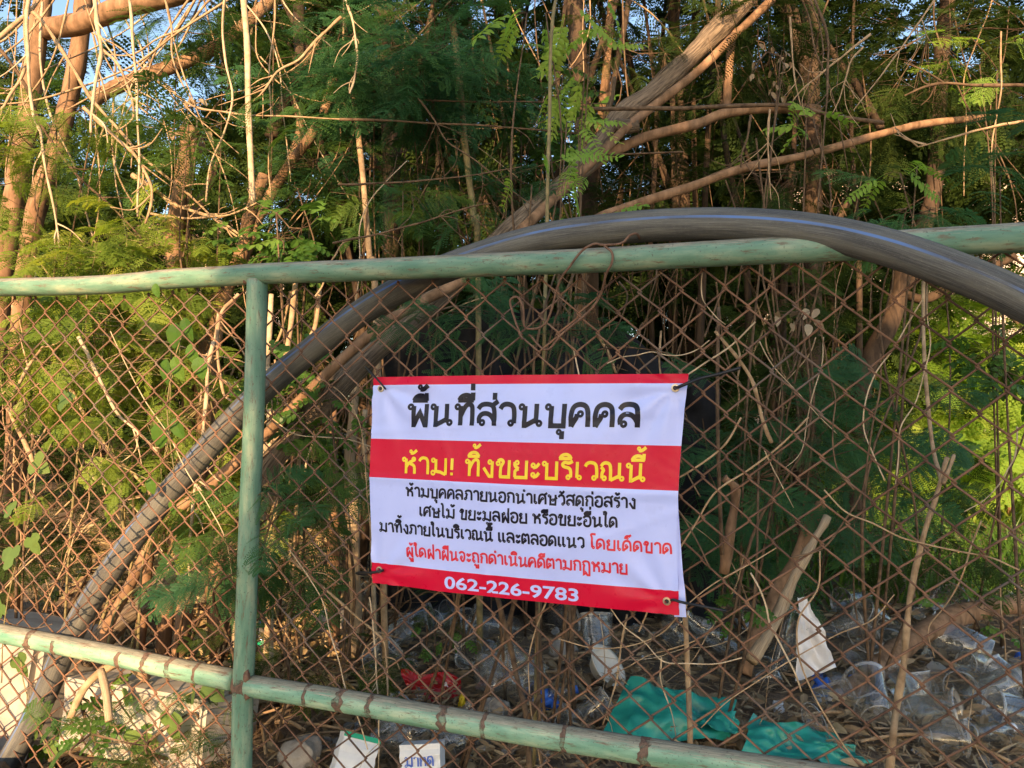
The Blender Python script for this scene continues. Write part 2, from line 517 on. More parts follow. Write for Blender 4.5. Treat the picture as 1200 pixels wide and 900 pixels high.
def ring(px, py, ang_pts, r, wd, name, mat, jag=.6):
    P0 = on_fence(*ang_pts[0], .024); P1 = on_fence(*ang_pts[1], .024)
    d = (P1 - P0) / np.linalg.norm(P1 - P0)
    c = on_fence(px, py, .024)
    c = P0 + d * np.dot(c - P0, d)
    a = np.array([0, 0, 1.0]); a -= d * np.dot(a, d); a /= np.linalg.norm(a); b = np.cross(d, a)
    m = MB(); n = 36; Vv = []
    k1 = [1 + jag * mnoise.noise(Vector((math.cos(i * 2 * math.pi / n) * 2.5, math.sin(i * 2 * math.pi / n) * 2.5, px))) * 1.6 for i in range(n)]
    k2 = [1 + jag * mnoise.noise(Vector((math.cos(i * 2 * math.pi / n) * 2.5, math.sin(i * 2 * math.pi / n) * 2.5, px + 50))) * 1.6 for i in range(n)]
    for s, kk, rr in ((-1, k1, RO - .0004), (-.9, k1, r), (.9, k2, r), (1, k2, RO - .0004)):
        for i in range(n):
            t = i * 2 * math.pi / n
            Vv.append(c + d * s * wd * kk[i] + (a * math.cos(t) + b * math.sin(t)) * rr)
    Fv = [[k * n + i, k * n + (i + 1) % n, (k + 1) * n + (i + 1) % n, (k + 1) * n + i] for k in range(3) for i in range(n)]
    m.add(Vv, Fv)
    return m.build(name, mat, fence)
for px, py, wd in ((40, 750, 0.0094), (70, 755.5, 0.0058), (145, 770.5, 0.0065), (175, 777, 0.0080), (203, 783, 0.0072), (234, 789.5, 0.0043)):
    ring(px, py, ((0, 742), (274, 797)), RO + .0006, wd, 'rust_band', MT['band'])
for px, py, wd in ((363, 815, 0.0043), (402, 821.5, 0.0094), (437, 827.5, 0.0058), (523, 842.5, 0.0087), (570, 850, 0.0043), (663, 866, 0.0043), (757, 880.5, 0.0087)):
    seg = ((292, 803.5), (400, 821)) if px < 400 else ((400, 821), (500, 838.5)) if px < 500 else ((500, 838.5), (640, 862)) if px < 640 else ((640, 862), (800, 887))
    ring(px, py, seg, RO + .0006, wd, 'rust_band', MT['band'])
ring(286.5, 801, ((289, 700), (284.5, 815)), .0205 + .0009, .013, 'rust_band', MT['band'], .8)
# welds where the pipes meet
def weld(px, py, r, off, name='weld'):
    c = on_fence(px, py, off); m = MB(); Vv = []; Fv = []
    n, k = 14, 8
    for i in range(k + 1):
        th = math.pi * i / k
        for j in range(n):
            ph = 2 * math.pi * j / n
            d = np.array([math.sin(th) * math.cos(ph), math.sin(th) * math.sin(ph), math.cos(th)])
            Vv.append(c + d * np.array([.55, .55, 1.1]) * r * (1 + .35 * mnoise.noise(Vector((d * 2.2 + px).tolist()))))
    for i in range(k):
        for j in range(n):
            Fv.append([i * n + j, i * n + (j + 1) % n, (i + 1) * n + (j + 1) % n, (i + 1) * n + j])
    m.add(Vv, Fv); m.build(name, MT['rust'], fence)
weld(287.5, 327, .0105, .034); weld(275.5, 803, .016, .034); weld(289, 793, .012, .036); weld(290, 812, .012, .036)

# the wire netting
def mesh_height(u): 
    # just under the top rail
    pts = [(-160, 343), (0, 337), (133, 333), (200, 327), (300, 321), (640, 307.5), (850, 296.5), (1200, 278), (1380, 268)]
    q = [on_fence(x, y + 15 + 4 * (x > 500)) for x, y in pts]
    us = [np.dot(p - FP, FU) for p in q]; zs = [p[2] for p in q]
    return float(np.interp(u, us, zs))
net = MB()
rw = .0018
U_POST = float(np.dot(on_fence(297, 500) - FP, FU))
nw = 0
strips = [(i, U_POST + .004 - i * .0340, .0340, .0615) for i in range(1, 80)] + [(j, U_POST + .004 + j * .0358, .0358, .0670) for j in range(0, 86)]
for i, u0, wn_, H in strips:
    ztop = mesh_height(u0)
    zb = -.16 if u0 < U_POST else -.02
    kmax = int((ztop - zb) / (H / 2))
    P = []
    for k in range(kmax + 2):
        # a hook on the right at even k (odd wires mirrored)
        right = (k + i) % 2 == 0
        z = ztop - k * H / 2
        u = u0 + (wn_ + .0028 if right else -.0028)
        u += .010 * mnoise.noise(Vector((u0 * 2.1, z * 2.3, 1.0))) + .0018 * mnoise.noise(Vector((u0 * 17, z * 13, 2.0)))
        z += .009 * mnoise.noise(Vector((u0 * 2.1, z * 2.3, 7.0))) + .0012 * mnoise.noise(Vector((u0 * 19, z * 17, 5.0)))
        bow = .012 * mnoise.noise(Vector((u0 * 1.7, z * 1.9, 12.0)))
        s = 1 if right else -1
        # the flat spiral: front on one stroke, behind on the other
        P.append(FP + FU * (u - s * .0035) + FN * (bow + .0020 * s) + FZ * (z + .0032 - FP[2]))
        P.append(FP + FU * u + FN * bow + FZ * (z - FP[2]))
        P.append(FP + FU * (u - s * .0035) + FN * (bow - .0020 * s) + FZ * (z - .0032 - FP[2]))
    V, F, UV = tube_geo(np.array(P), rw, 6, up=FN)
    net.add(V, F, UV)
net.build('wire_netting', MT['wire'], fence)

# loose rusty wire twisted over the top rail
def wire_path(name, pts, r, mat, parent=None, **kw):
    P = catmull(np.array([on_fence(x, y, o) for x, y, o in pts]), 8)
    m = MB(); V, F, UV = tube_geo(P, r, 7); m.add(V, F, UV)
    return m.build(name, mat, parent, **kw)
wire_path('loose_wire', [(612, 398, .012), (606, 382, .015), (600, 364, .012), (598, 352, .016), (606, 348, .02), (613, 360, .02), (616, 384, .01), (640, 378, .004), (655, 332, .03), (668, 312, .049), (682, 294, .055), (696, 286, .052), (708, 287, .052), (728, 285, .05), (738, 276, .045), (746, 274, .038), (750, 280, .01)], .0021, MT['rust'],
          label='loose rusty wire looped over the green top rail above the sign', cat='wire')
wire_path('loose_wire', [(708, 288, .052), (717, 296, .052), (717, 308, .05), (710, 322, .042), (704, 345, .012), (690, 365, .008), (660, 390, .01), (640, 410, .0), (620, 392, -.01)], .0021, MT['rust'],
          label='short rusty wire bent from the rail down into the netting', cat='wire')

# ------------------------------------------------------------------ black pipe
pts = [(-40, 985, 1.82), (15, 885, 1.80), (45, 830, 1.79), (92, 728, 1.78), (160, 626, 1.76), (230, 540, 1.73), (300, 465, 1.69), (365, 410, 1.65), (430, 362, 1.585), (500, 324, 1.50), (570, 298, 1.43), (640, 279, 1.375), (720, 268, 1.325), (800, 263, 1.28), (880, 264, 1.235), (960, 272, 1.185), (1040, 290, 1.13), (1120, 318, 1.085), (1200, 353, 1.05), (1330, 425, 1.0)]
PW = [pix(*p) for p in pts]
PW += [PW[-1] + np.array([.22, -.12, -.22]), PW[-1] + np.array([.42, -.25, -.55]), PW[-1] + np.array([.75, -.45, -.80]), PW[-1] + np.array([1.3, -.7, -1.18])]
P = catmull(np.array(PW), 8)
m = MB(); V, F, UV = tube_geo(P, .0272, 32); m.add(V, F, UV)
m.build('water_pipe', MT['pipe'], label='black plastic water pipe with a blue stripe arching over the green fence rail', cat='pipe')

# ------------------------------------------------------------------ sign
C4 = [on_fence(438, 442, .030), on_fence(807, 438, .030), on_fence(796, 721, .034), on_fence(436, 683, .034)]
SW = np.linalg.norm(C4[1] - C4[0]); SH = .5 * (np.linalg.norm(C4[3] - C4[0]) + np.linalg.norm(C4[2] - C4[1]))
def sign_pt(s, t, off=0.0):
    a = C4[0] * (1 - s) + C4[1] * s
    b = C4[3] * (1 - s) + C4[2] * s
    p = a * (1 - t) + b * t
    # the edges are drawn in between the four ties
    p = p + FU * (.010 * math.sin(math.pi * t) * ((1 - s) ** 3 * -.6 - s ** 3 * .9))
    p = p + FZ * (.004 * math.sin(math.pi * s) * (.3 - t))
    wv = .007 * math.sin(math.pi * s) * math.sin(math.pi * t)
    wv += .0035 * mnoise.noise(Vector((s * 2.6 + t * 1.3, t * 2.4 - s, .5)))
    wv += .0016 * mnoise.noise(Vector((s * 9 + t * 3, t * 3.0, 4.5)))
    # creases that fan out from the ties
    for cs, ct, sg in ((.03, .04, 1), (.97, .05, -1), (.03, .95, 1), (.97, .95, -1)):
        dx, dy = (s - cs) * 1.45, t - ct
        rr = math.hypot(dx, dy)
        if rr < .55:
            wv += .0022 * math.cos(math.atan2(dy, dx * sg) * 9) * math.exp(-((rr - .14) / .16) ** 2)
    for ca, cb, cc, cw in ((.9, .35, .78, .011), (.25, 1.0, .74, .010), (1.0, -.25, .18, .010), (.5, .9, 1.02, .012), (.12, 1.0, .27, .009)):
        wv += .0013 * math.exp(-((ca * s + cb * t - cc) / cw) ** 2)
    # horizontal fold line across the middle and the rolled top hem
    wv += .0022 * math.exp(-((t - .49 - .02 * s) / .012) ** 2)
    wv += .0014 * math.sin(s * 40) * math.exp(-(t / .05) ** 2)
    return p + FN * (wv + off)
sign = empty('warning_banner', sign_pt(.5, .5), 'white and red vinyl warning banner with Thai writing tied to the chain link fence', 'sign')
sheet = MB()
ts = sorted(set(list(np.round(np.linspace(0, 1, 61), 5)) + [.04, .302, .489, .902]))
ss = np.linspace(0, 1, 81)
V = [sign_pt(s, t) for t in ts for s in ss]
nS = len(ss)
for lo, hi, mi in ((0, .04, 1), (.04, .302, 0), (.302, .489, 1), (.489, .902, 0), (.902, 1, 1)):
    pass
Vb = [sign_pt(s, t, -.0009) for t in ts for s in ss]
def band(t): return 1 if (t < .04 or .302 < t < .489 or t > .902) else 0
nt_ = len(ts)
sheet.add(V + Vb, [])
for j in range(nt_ - 1):
    mi = band(.5 * (ts[j] + ts[j + 1]))
    for i in range(nS - 1):
        sheet.f.append([j * nS + i, (j + 1) * nS + i, (j + 1) * nS + i + 1, j * nS + i + 1]); sheet.mi.append(mi)
        o = nt_ * nS
        sheet.f.append([o + j * nS + i, o + j * nS + i + 1, o + (j + 1) * nS + i + 1, o + (j + 1) * nS + i]); sheet.mi.append(0)
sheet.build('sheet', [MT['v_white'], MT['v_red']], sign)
# folded-back white hem that shows along the right edge
hem = MB(); Vh = []
for k in range(41):
    t = .30 + .71 * k / 40
    wd = -.012 + .030 * min(1, (t - .3) / .62)
    Vh += [sign_pt(.985, t, -.0035), sign_pt(1.0 + wd, t, -.0045)]
hem.add(Vh, [[2 * k, 2 * k + 2, 2 * k + 3, 2 * k + 1] for k in range(40)])
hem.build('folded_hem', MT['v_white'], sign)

# lettering: stroke-drawn Thai letters (1 = height of a consonant)
ARCH = [(.10, 0), (.07, .5), (.14, .88), (.38, 1.0), (.62, .9), (.69, .55), (.69, 0)]
KO = [(.06, .78), (.16, .95), (.38, 1.0), (.60, .93), (.68, .72), (.68, 0)]
LR = .125
G = {
 'พ': (.92, [('o', .13, .86), ('l', [(.25, .9), (.25, 0), (.28, 0), (.50, .6), (.72, 0), (.76, 0), (.76, 1)])]),
 'ผ': (.88, [('o', .29, .86), ('l', [(.16, .9), (.16, 0), (.19, 0), (.42, .52), (.66, 0), (.70, 0), (.70, 1)])]),
 'ฝ': (.88, [('o', .29, .86), ('l', [(.16, .9), (.16, 0), (.19, 0), (.42, .52), (.66, 0), (.70, 0), (.70, 1.42)])]),
 'น': (.98, [('o', .13, .86), ('l', [(.25, .9), (.25, .03), (.30, .03), (.64, .26)]), ('l', [(.68, 1), (.68, .12)]), ('o', .80, .13)]),
 'ม': (.98, [('o', .14, .86), ('l', [(.28, .92), (.28, .12)]), ('o', .14, .11, .14), ('l', [(.26, .20), (.52, .16), (.80, .02)]), ('l', [(.80, 0), (.80, 1)])]),
 'ท': (.88, [('o', .13, .86), ('l', [(.25, .9), (.25, 0)]), ('c', [(.25, .42), (.42, .88), (.56, 1.0), (.70, .92), (.71, .6), (.71, 0)])]),
 'ห': (.90, [('o', .13, .86), ('l', [(.25, .9), (.25, 0)]), ('c', [(.25, .38), (.42, .70), (.60, .78), (.70, .86)]), ('o', .65, .88), ('c', [(.46, .62), (.68, .50), (.71, .3), (.71, 0)])]),
 'ล': (.86, [('c', [(.06, .76), (.16, .95), (.38, 1.0), (.62, .93), (.70, .65), (.70, 0)]), ('c', [(.12, .12), (.08, .36), (.22, .56), (.44, .56), (.60, .42), (.70, .2)]), ('o', .23, .14)]),
 'ส': (.86, [('c', [(.06, .76), (.16, .95), (.38, 1.0), (.62, .93), (.70, .65), (.70, 0)]), ('c', [(.12, .12), (.08, .36), (.22, .56), (.44, .56), (.60, .42), (.70, .2)]), ('o', .23, .14), ('l', [(.56, .88), (.82, 1.12)])]),
 'ว': (.74, [('c', [(.06, .76), (.14, .95), (.34, 1.0), (.55, .9), (.60, .6), (.60, .12)]), ('o', .48, .13)]),
 'บ': (.90, [('o', .13, .86), ('l', [(.25, .9), (.25, .03), (.72, .03), (.72, 1)])]),
 'ค': (.86, [('c', ARCH), ('o', .41, .56), ('c', [(.10, 0), (.18, .2), (.29, .42), (.29, .56)])]),
 'ด': (.86, [('c', ARCH), ('o', .33, .50), ('c', [(.10, 0), (.22, .18), (.42, .32), (.45, .5)])]),
 'ต': (.88, [('c', [(.10, 0), (.06, .5), (.10, .9), (.26, 1.02)]), ('l', [(.22, 1.0), (.40, .84), (.56, 1.0)]), ('c', [(.54, 1.02), (.68, .88), (.71, .5), (.71, 0)]), ('o', .33, .45), ('c', [(.10, 0), (.22, .18), (.42, .3), (.45, .45)])]),
 'ศ': (.88, [('c', ARCH), ('o', .41, .56), ('c', [(.10, 0), (.18, .2), (.29, .42), (.29, .56)]), ('l', [(.52, .9), (.84, 1.14)])]),
 'ก': (.84, [('c', [(.16, 0), (.16, .45), (.24, .58), (.06, .74)]), ('c', KO)]),
 'ถ': (.84, [('c', [(.12, .12), (.12, .45), (.24, .58), (.06, .74)]), ('c', KO), ('o', .23, .13)]),
 'ภ': (.90, [('c', [(.24, .12), (.24, .45), (.32, .58), (.13, .74)]), ('c', [(x + .07, y) for x, y in KO]), ('o', .13, .13)]),
 'ฏ': (.86, [('c', [(.16, 0), (.16, .45), (.24, .58), (.06, .74)]), ('c', KO), ('o', .25, -.1), ('l', [(.16, 0), (.16, -.3), (.38, -.16), (.5, -.36), (.68, -.36), (.68, .05)])]),
 'ณ': (1.18, [('c', [(.10, .12), (.10, .45), (.20, .58), (.05, .74)]), ('c', [(.05, .78), (.14, .95), (.28, 1.0), (.44, .93), (.50, .7), (.50, 0)]), ('o', .21, .13), ('l', [(.5, .03), (.88, .26)]), ('l', [(.90, 1), (.90, .12)]), ('o', 1.02, .13)]),
 'ง': (.72, [('o', .42, .86), ('l', [(.54, .9), (.54, .03), (.40, .03), (.10, .52)])]),
 'ข': (.86, [('o', .12, .80), ('c', [(.10, .93), (.26, 1.04), (.42, .90), (.27, .66), (.25, .4), (.25, 0)]), ('l', [(.20, .03), (.68, .03), (.68, 1)])]),
 'ย': (.84, [('o', .21, .87), ('c', [(.10, .9), (.09, .68), (.30, .52)]), ('c', [(.30, .52), (.12, .42), (.12, .2), (.12, .03)]), ('l', [(.09, .03), (.68, .03), (.68, 1)])]),
 'ร': (.66, [('c', [(.58, 1.03), (.40, .90), (.20, .98), (.08, .84), (.16, .70), (.40, .66), (.50, .5), (.50, .12)]), ('o', .38, .13)]),
 'ษ': (.94, [('o', .13, .86), ('l', [(.25, .9), (.25, .03), (.72, .03), (.72, 1)]), ('o', .48, .46), ('l', [(.56, .5), (.88, .72)])]),
 'อ': (.82, [('c', [(.13, .52), (.11, .12), (.38, -.02), (.64, .08), (.70, .5), (.64, .92), (.38, 1.02), (.14, .94), (.05, .78)]), ('o', .25, .55)]),
 'จ': (.76, [('c', [(.06, .78), (.16, .95), (.36, 1.0), (.56, .88), (.60, .5), (.52, .1), (.38, .02), (.28, .12), (.16, .40)]), ('o', .28, .46)]),
 'า': (.66, [('c', [(.06, .78), (.14, .95), (.30, 1.0), (.48, .92), (.52, .68), (.52, 0)])]),
 'ะ': (.58, [('o', .17, .74), ('c', [(.17, .62), (.32, .64), (.46, .86)]), ('o', .17, .20), ('c', [(.17, .08), (.32, .10), (.46, .32)])]),
 'เ': (.46, [('l', [(.14, 1), (.14, .12)]), ('o', .25, .13)]),
 'แ': (.86, [('l', [(.14, 1), (.14, .12)]), ('o', .25, .13), ('l', [(.54, 1), (.54, .12)]), ('o', .65, .13)]),
 'โ': (.50, [('c', [(.18, .12), (.18, .7), (.18, 1.1), (.06, 1.36), (.22, 1.44), (.48, 1.40)]), ('o', .29, .13)]),
 'ไ': (.52, [('c', [(.22, .12), (.22, .7), (.22, 1.2), (.16, 1.46), (.0, 1.42)]), ('o', .33, .13)]),
 'ใ': (.52, [('c', [(.22, .12), (.22, .7), (.22, 1.15), (.30, 1.4), (.14, 1.5), (.0, 1.38)]), ('o', .10, 1.27, .08), ('o', .33, .13)]),
 '!': (.38, [('l', [(.16, 1), (.16, .32)]), ('l', [(.16, .16), (.16, 0)])]),
 ' ': (.50, []),
}
UPV = [('c', [(-.62, 1.16), (-.54, 1.34), (-.34, 1.42), (-.16, 1.34), (-.08, 1.16)]), ('l', [(-.66, 1.17), (-.05, 1.17)])]
MARK = {
 'ิ': UPV,
 'ี': UPV + [('l', [(-.09, 1.15), (-.09, 1.52)])],
 'ื': UPV + [('l', [(-.09, 1.15), (-.09, 1.52)]), ('l', [(-.30, 1.2), (-.30, 1.50)])],
 'ั': [('o', -.42, 1.28, .1), ('c', [(-.42, 1.17), (-.24, 1.18), (-.06, 1.42)])],
 '็': [('c', [(-.55, 1.15), (-.5, 1.4), (-.3, 1.46), (-.12, 1.38)]), ('o', -.36, 1.22, .08), ('c', [(-.2, 1.44), (-.06, 1.55)])],
 '้': [('o', -.34, .20, .085), ('c', [(-.34, .10), (-.20, .08), (-.02, .28)])],
 '่': [('l', [(-.10, .02), (-.10, .34)])],
 'ุ': [('o', -.25, -.24, .1), ('l', [(-.14, -.2), (-.14, -.55)])],
 'ู': [('o', -.42, -.24, .1), ('l', [(-.31, -.2), (-.31, -.50), (-.11, -.50), (-.11, -.14)])],
 'ํ': [('o', -.12, 1.28, .1)],
}
def chaikin(P, n=2):
    P = [np.array(p, float) for p in P]
    for _ in range(n):
        Q = [P[0]]
        for a, b in zip(P[:-1], P[1:]):
            Q += [a * .75 + b * .25, a * .25 + b * .75]
        Q.append(P[-1]); P = Q
    return P

def ribbon(P, w, maxseg):
    Q = [P[0]]
    for a, b in zip(P[:-1], P[1:]):
        n = max(1, int(math.ceil(np.linalg.norm(b - a) / maxseg)))
        for k in range(1, n + 1): Q.append(a + (b - a) * k / n)
    Q = np.array(Q); n = len(Q)
    L, Rr = [], []
    for i in range(n):
        d0 = Q[i] - Q[max(i - 1, 0)]; d1 = Q[min(i + 1, n - 1)] - Q[i]
        if i == 0: d0 = d1
        if i == n - 1: d1 = d0
        d0 = d0 / (np.linalg.norm(d0) + 1e-9); d1 = d1 / (np.linalg.norm(d1) + 1e-9)
        t = d0 + d1; t /= np.linalg.norm(t) + 1e-9
        nrm = np.array([-t[1], t[0]])
        k = min(1.9, 1 / max(.3, float(np.dot(nrm, np.array([-d1[1], d1[0]])))))
        L.append(Q[i] + nrm * w / 2 * k); Rr.append(Q[i] - nrm * w / 2 * k)
    return L, Rr

def text_strokes(txt):
    """list of (strokes, x) and total advance"""
    out, x, up, adv = [], 0.0, False, 0
    for ch in txt:
        if ch == 'ำ':
            out.append((MARK['ํ'], x - .05, 0)); adv, gl = G['า']; out.append((gl, x, 0)); x += adv; up = False
        elif ch in G:
            adv, gl = G[ch]; out.append((gl, x, 0)); x += adv; up = False
        else:
            xo = x - .08
            if ch in '้่':
                out.append((MARK[ch], xo, 1.60 if up else 1.16))
            else:
                out.append((MARK[ch], xo, 0))
                if ch in 'ิีืั็': up = True
    return out, x

def lettering(name, txt, s0, s1, base0, base1, *a, **k):
    tot = text_strokes(txt)[1]; x = 0.0
    for word in txt.split(' '):
        wd_ = text_strokes(word)[1]
        f0, f1 = x / tot, (x + wd_) / tot
        letter_word(name, word, s0 + (s1 - s0) * f0, s0 + (s1 - s0) * f1, base0 + (base1 - base0) * f0, base0 + (base1 - base0) * f1, *a, **k)
        x += wd_ + G[' '][0]

def letter_word(name, txt, s0, s1, base0, base1, h, wt, mat, z=.0006, vs=1.0):
    st, tot = text_strokes(txt)
    s0 += .018; s1 += .021
    kx = (s1 - s0) * SW / tot           # metres per unit, across
    ky = h * SH * vs
    m = MB(); lay = 0
    def put(L, Rr, closed=False):
        nonlocal lay
        lay = (lay + 1) % 9
        Vv = []
        for a, b in zip(L, Rr):
            for q in (a, b):
                s = s0 + q[0] / SW; t = base0 + (base1 - base0) * (s - s0) / (s1 - s0) - q[1] / SH
                Vv.append(sign_pt(s, t, z + lay * .00002))
        n = len(L)
        Fv = [[2 * i, 2 * i + 1, 2 * i + 3, 2 * i + 2] for i in range(n - 1)]
        m.add(Vv, Fv)
    wpx = wt * ky
    for strokes, x, yo in st:
        for sk in strokes:
            if sk[0] == 'o':
                cx, cy = sk[1], sk[2]; r = sk[3] if len(sk) > 3 else LR
                c = np.array([(x + cx) * kx, (cy + yo) * ky])
                rr = r * ky
                a = np.linspace(0, 2 * math.pi, 19)
                ins, outs = max(rr * .30, rr - wpx * .45), max(rr + wpx * .18, rr * .3 + wpx * .5)
                put([c + np.array([math.cos(k), math.sin(k)]) * outs for k in a], [c + np.array([math.cos(k), math.sin(k)]) * ins for k in a])
            else:
                P = [np.array([(x + p[0]) * kx, (p[1] + yo) * ky]) for p in sk[1]]
                if sk[0] == 'c': P = chaikin(P, 2)
                L, Rr = ribbon(P, wpx, .006)
                put(L, Rr)
    return m.build(name, mat, sign, smooth=True)

lettering('heading_lettering', 'พื้นที่ส่วนบุคคล', .112, .862, .232, .228, .100, .225, MT['v_black'])
lettering('warning_lettering', 'ห้าม! ทิ้งขยะบริเวณนี้', .097, .885, .463, .456, .077, .185, MT['v_yellow'])
lettering('notice_lettering', 'ห้ามบุคคลภายนอกนำเศษวัสดุก่อสร้าง', .113, .858, .571, .570, .044, .225, MT['v_black'])
lettering('notice_lettering', 'เศษไม้ ขยะมูลฝอย หรือขยะอื่นใด', .16, .805, .660, .655, .044, .225, MT['v_black'])
lettering('notice_lettering', 'มาทิ้งภายในบริเวณนี้ และตลอดแนว', .016, .705, .748, .750, .044, .225, MT['v_black'])
lettering('penalty_lettering', 'โดยเด็ดขาด', .722, .966, .750, .753, .044, .21, MT['v_redink'])
lettering('penalty_lettering', 'ผู้ใดฝ่าฝืนจะถูกดำเนินคดีตามกฏหมาย', .112, .835, .853, .848, .044, .21, MT['v_redink'])

def font_mesh(txt, off=0.02):
    cu = bpy.data.curves.new('text', 'FONT'); cu.body = txt; cu.offset = off; cu.resolution_u = 4
    o = bpy.data.objects.new('text', cu); COL.objects.link(o)
    dg = bpy.context.evaluated_depsgraph_get()
    me = bpy.data.meshes.new_from_object(o.evaluated_get(dg))
    V = np.array([v.co[:] for v in me.vertices]); F = [list(p.vertices) for p in me.polygons]
    bpy.data.objects.remove(o); bpy.data.meshes.remove(me)
    return V, F
V, F = font_mesh('062-226-9783', .022)
x0, x1 = V[:, 0].min(), V[:, 0].max(); y0, y1 = V[:, 1].min(), V[:, 1].max()
m = MB()
Vs = []
for v in V:
    s = .266 + (v[0] - x0) / (x1 - x0) * .438
    Vs.append(sign_pt(s, .984 - .058 * (v[1] - y0) / (y1 - y0), .0009))
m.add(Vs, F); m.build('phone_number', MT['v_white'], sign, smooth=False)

# grommets and ties
for k, (s, t) in enumerate(((.030, .057), (.968, .060), (.028, .935), (.966, .947))):
    m = MB(); c = sign_pt(s, t, .0012)
    for r0, r1, z0, z1 in ((.0028, .0040, -.001, .0014), (.0040, .0062, .0014, .0012), (.0062, .0068, .0012, -.001)):
        Vv = []
        for i in range(24):
            a = 2 * math.pi * i / 24
            e = FU * math.cos(a) + FZ * math.sin(a)
            Vv += [c + e * r0 + FN * z0, c + e * r1 + FN * z1]
        m.add(Vv, [[2 * i, 2 * i + 1, 2 * ((i + 1) % 24) + 1, 2 * ((i + 1) % 24)] for i in range(24)])
    g_ = m.build('grommet', MT['grommet'], sign)
    m = MB(); Vv = [c + (FU * math.cos(2 * math.pi * i / 18) + FZ * math.sin(2 * math.pi * i / 18)) * .0036 + FN * .0003 for i in range(18)]
    m.add(Vv, [list(range(18))]); m.build('hole', MT['tie'], g_)
def cable_tie(pts, label, r=.0017, flat=True):
    P = catmull(np.array([on_fence(x, y, o) for x, y, o in pts]), 6)
    m = MB(); V, F, UV = tube_geo(P, r, 8); m.add(V, F, UV)
    return m.build('cable_tie', MT['tie'], label=label, cat='cable tie', group='black cable ties holding the banner')
cable_tie([(452, 456, .026), (451, 455, .039), (446, 449, .042), (438, 440, .038), (432, 433, .020), (428, 430, -.008), (434, 437, -.006), (450, 453, .02)], 'black cable tie at the upper left corner of the banner')
cable_tie([(792, 454, .026), (794, 454, .041), (806, 449, .044), (822, 443, .03), (840, 439, .022), (868, 431, .018)], 'long black cable tie pointing right from the upper right corner of the banner', .0028)
cable_tie([(449, 668, .030), (447, 669, .043), (436, 671, .043), (424, 671, .02), (418, 672, -.005), (430, 673, -.006), (446, 670, .018)], 'black cable tie at the lower left corner of the banner', .0024)
cable_tie([(786, 704, .030), (789, 703, .043), (800, 706, .044), (820, 710, .03), (851, 716, .02)], 'black cable tie with a loose tail at the lower right corner of the banner', .0022)
# ================================================================== THICKET: trunks, branches, vines
def ppoly(pts, d0, d1=None):
    """pixel polyline -> places; depth runs from d0 to d1 (or is given per point)"""
    n = len(pts); out = []
    for i, p in enumerate(pts):
        d = p[2] if len(p) > 2 else d0 + ((d1 if d1 is not None else d0) - d0) * i / max(1, n - 1)
        out.append(pix(p[0], p[1], d))
    return np.array(out)

def limb_geo(P, r0, r1, sides=10, lump=.12, rng=RNG, sub=5, wob=0.0):
    P = catmull(P, sub)
    n = len(P)
    if wob:
        ph = rng.random(6) * 6
        t = np.linspace(0, 1, n)
        L = np.linalg.norm(P[-1] - P[0])
        for k in range(3):
            P[:, k] += wob * L * (np.sin(t * 9 + ph[k]) * .5 + np.sin(t * 23 + ph[k + 3]) * .25) * np.minimum(1, t * 8)
    rad = np.linspace(r0, r1, n) * (1 + (.13 if lump > .15 else .05) * np.sin(np.linspace(0, n * .9, n) + rng.random() * 6))
    return tube_geo(P, rad, sides, up=(0, 1, .1), lump=lump, rng=rng)

def wpx(w, d): return .5 * w * d / F_PX

def limb(name, pts, d0, d1, w0, w1, mat, label, cat, group=None, sides=12, lump=.12, wob=0.0, extra=(), foot=False):
    P = ppoly(pts, d0, d1)
    if foot:                                             # carried down to the soil
        q = P[-1] if P[-1][2] < P[0][2] else P[0]
        dd = (P[-1] - P[-2]) if P[-1][2] < P[0][2] else (P[0] - P[1])
        k = min((q[2] - gz(q) + .05) / max(.15, -dd[2]), 3.0)
        e = q + dd * k; e[2] = gz(e) - .05
        P = np.vstack([P, e]) if P[-1][2] < P[0][2] else np.vstack([e, P])
    m = MB(); m.add(*limb_geo(P, wpx(w0, d0), wpx(w1, d1 if d1 else d0), sides, lump, wob=wob))
    for (ep, ed0, ed1, ew0, ew1) in extra:
        m.add(*limb_geo(ppoly(ep, ed0, ed1), wpx(ew0, ed0), wpx(ew1, ed1), max(6, sides - 3), lump))
    return m.build(name, MT[mat], label=label, cat=cat, group=group)

# --- the big sunlit trunks on the left
limb('tree_trunk', [(58, -60), (50, 0), (45, 35), (36, 110), (29, 165), (16, 235), (4, 305), (-8, 430)], 3.0, 2.9, 19, 27, 'bark', 'thick orange lit trunk at the left edge with a level side limb', 'tree', foot=True,
     extra=[([(44, 34), (62, 33), (98, 27), (140, 10), (215, -8), (300, -40)], 3.0, 2.7, 26, 22)])
limb('tree_trunk', [(104, -60), (98, 0), (93, 55), (82, 112), (64, 180), (47, 228), (34, 288), (26, 360), (22, 450)], 3.35, 3.1, 18, 24, 'bark', 'orange lit trunk second from the left edge, rising behind the level limb', 'tree', foot=True)
limb('bare_branch', [(108, 117), (130, 105), (152, 95), (210, 75), (240, 62), (277, 38), (330, -12)], 2.9, 3.1, 17, 14, 'bark', 'smooth orange branch slanting up to the right near the blue sky gap', 'branch')
limb('tree_trunk', [(222, 150), (218, 195), (208, 250), (203, 285), (212, 335), (232, 400), (240, 470)], 2.5, 2.45, 20, 24, 'bark', 'short sunlit trunk rising behind the lime green bush', 'tree', foot=True)
limb('tree_trunk', [(252, 190), (245, 215), (228, 250), (217, 285), (205, 340)], 2.6, 2.5, 9, 12, 'bark', 'slim sunlit stem leaning right beside the short trunk behind the lime bush', 'tree', foot=True)
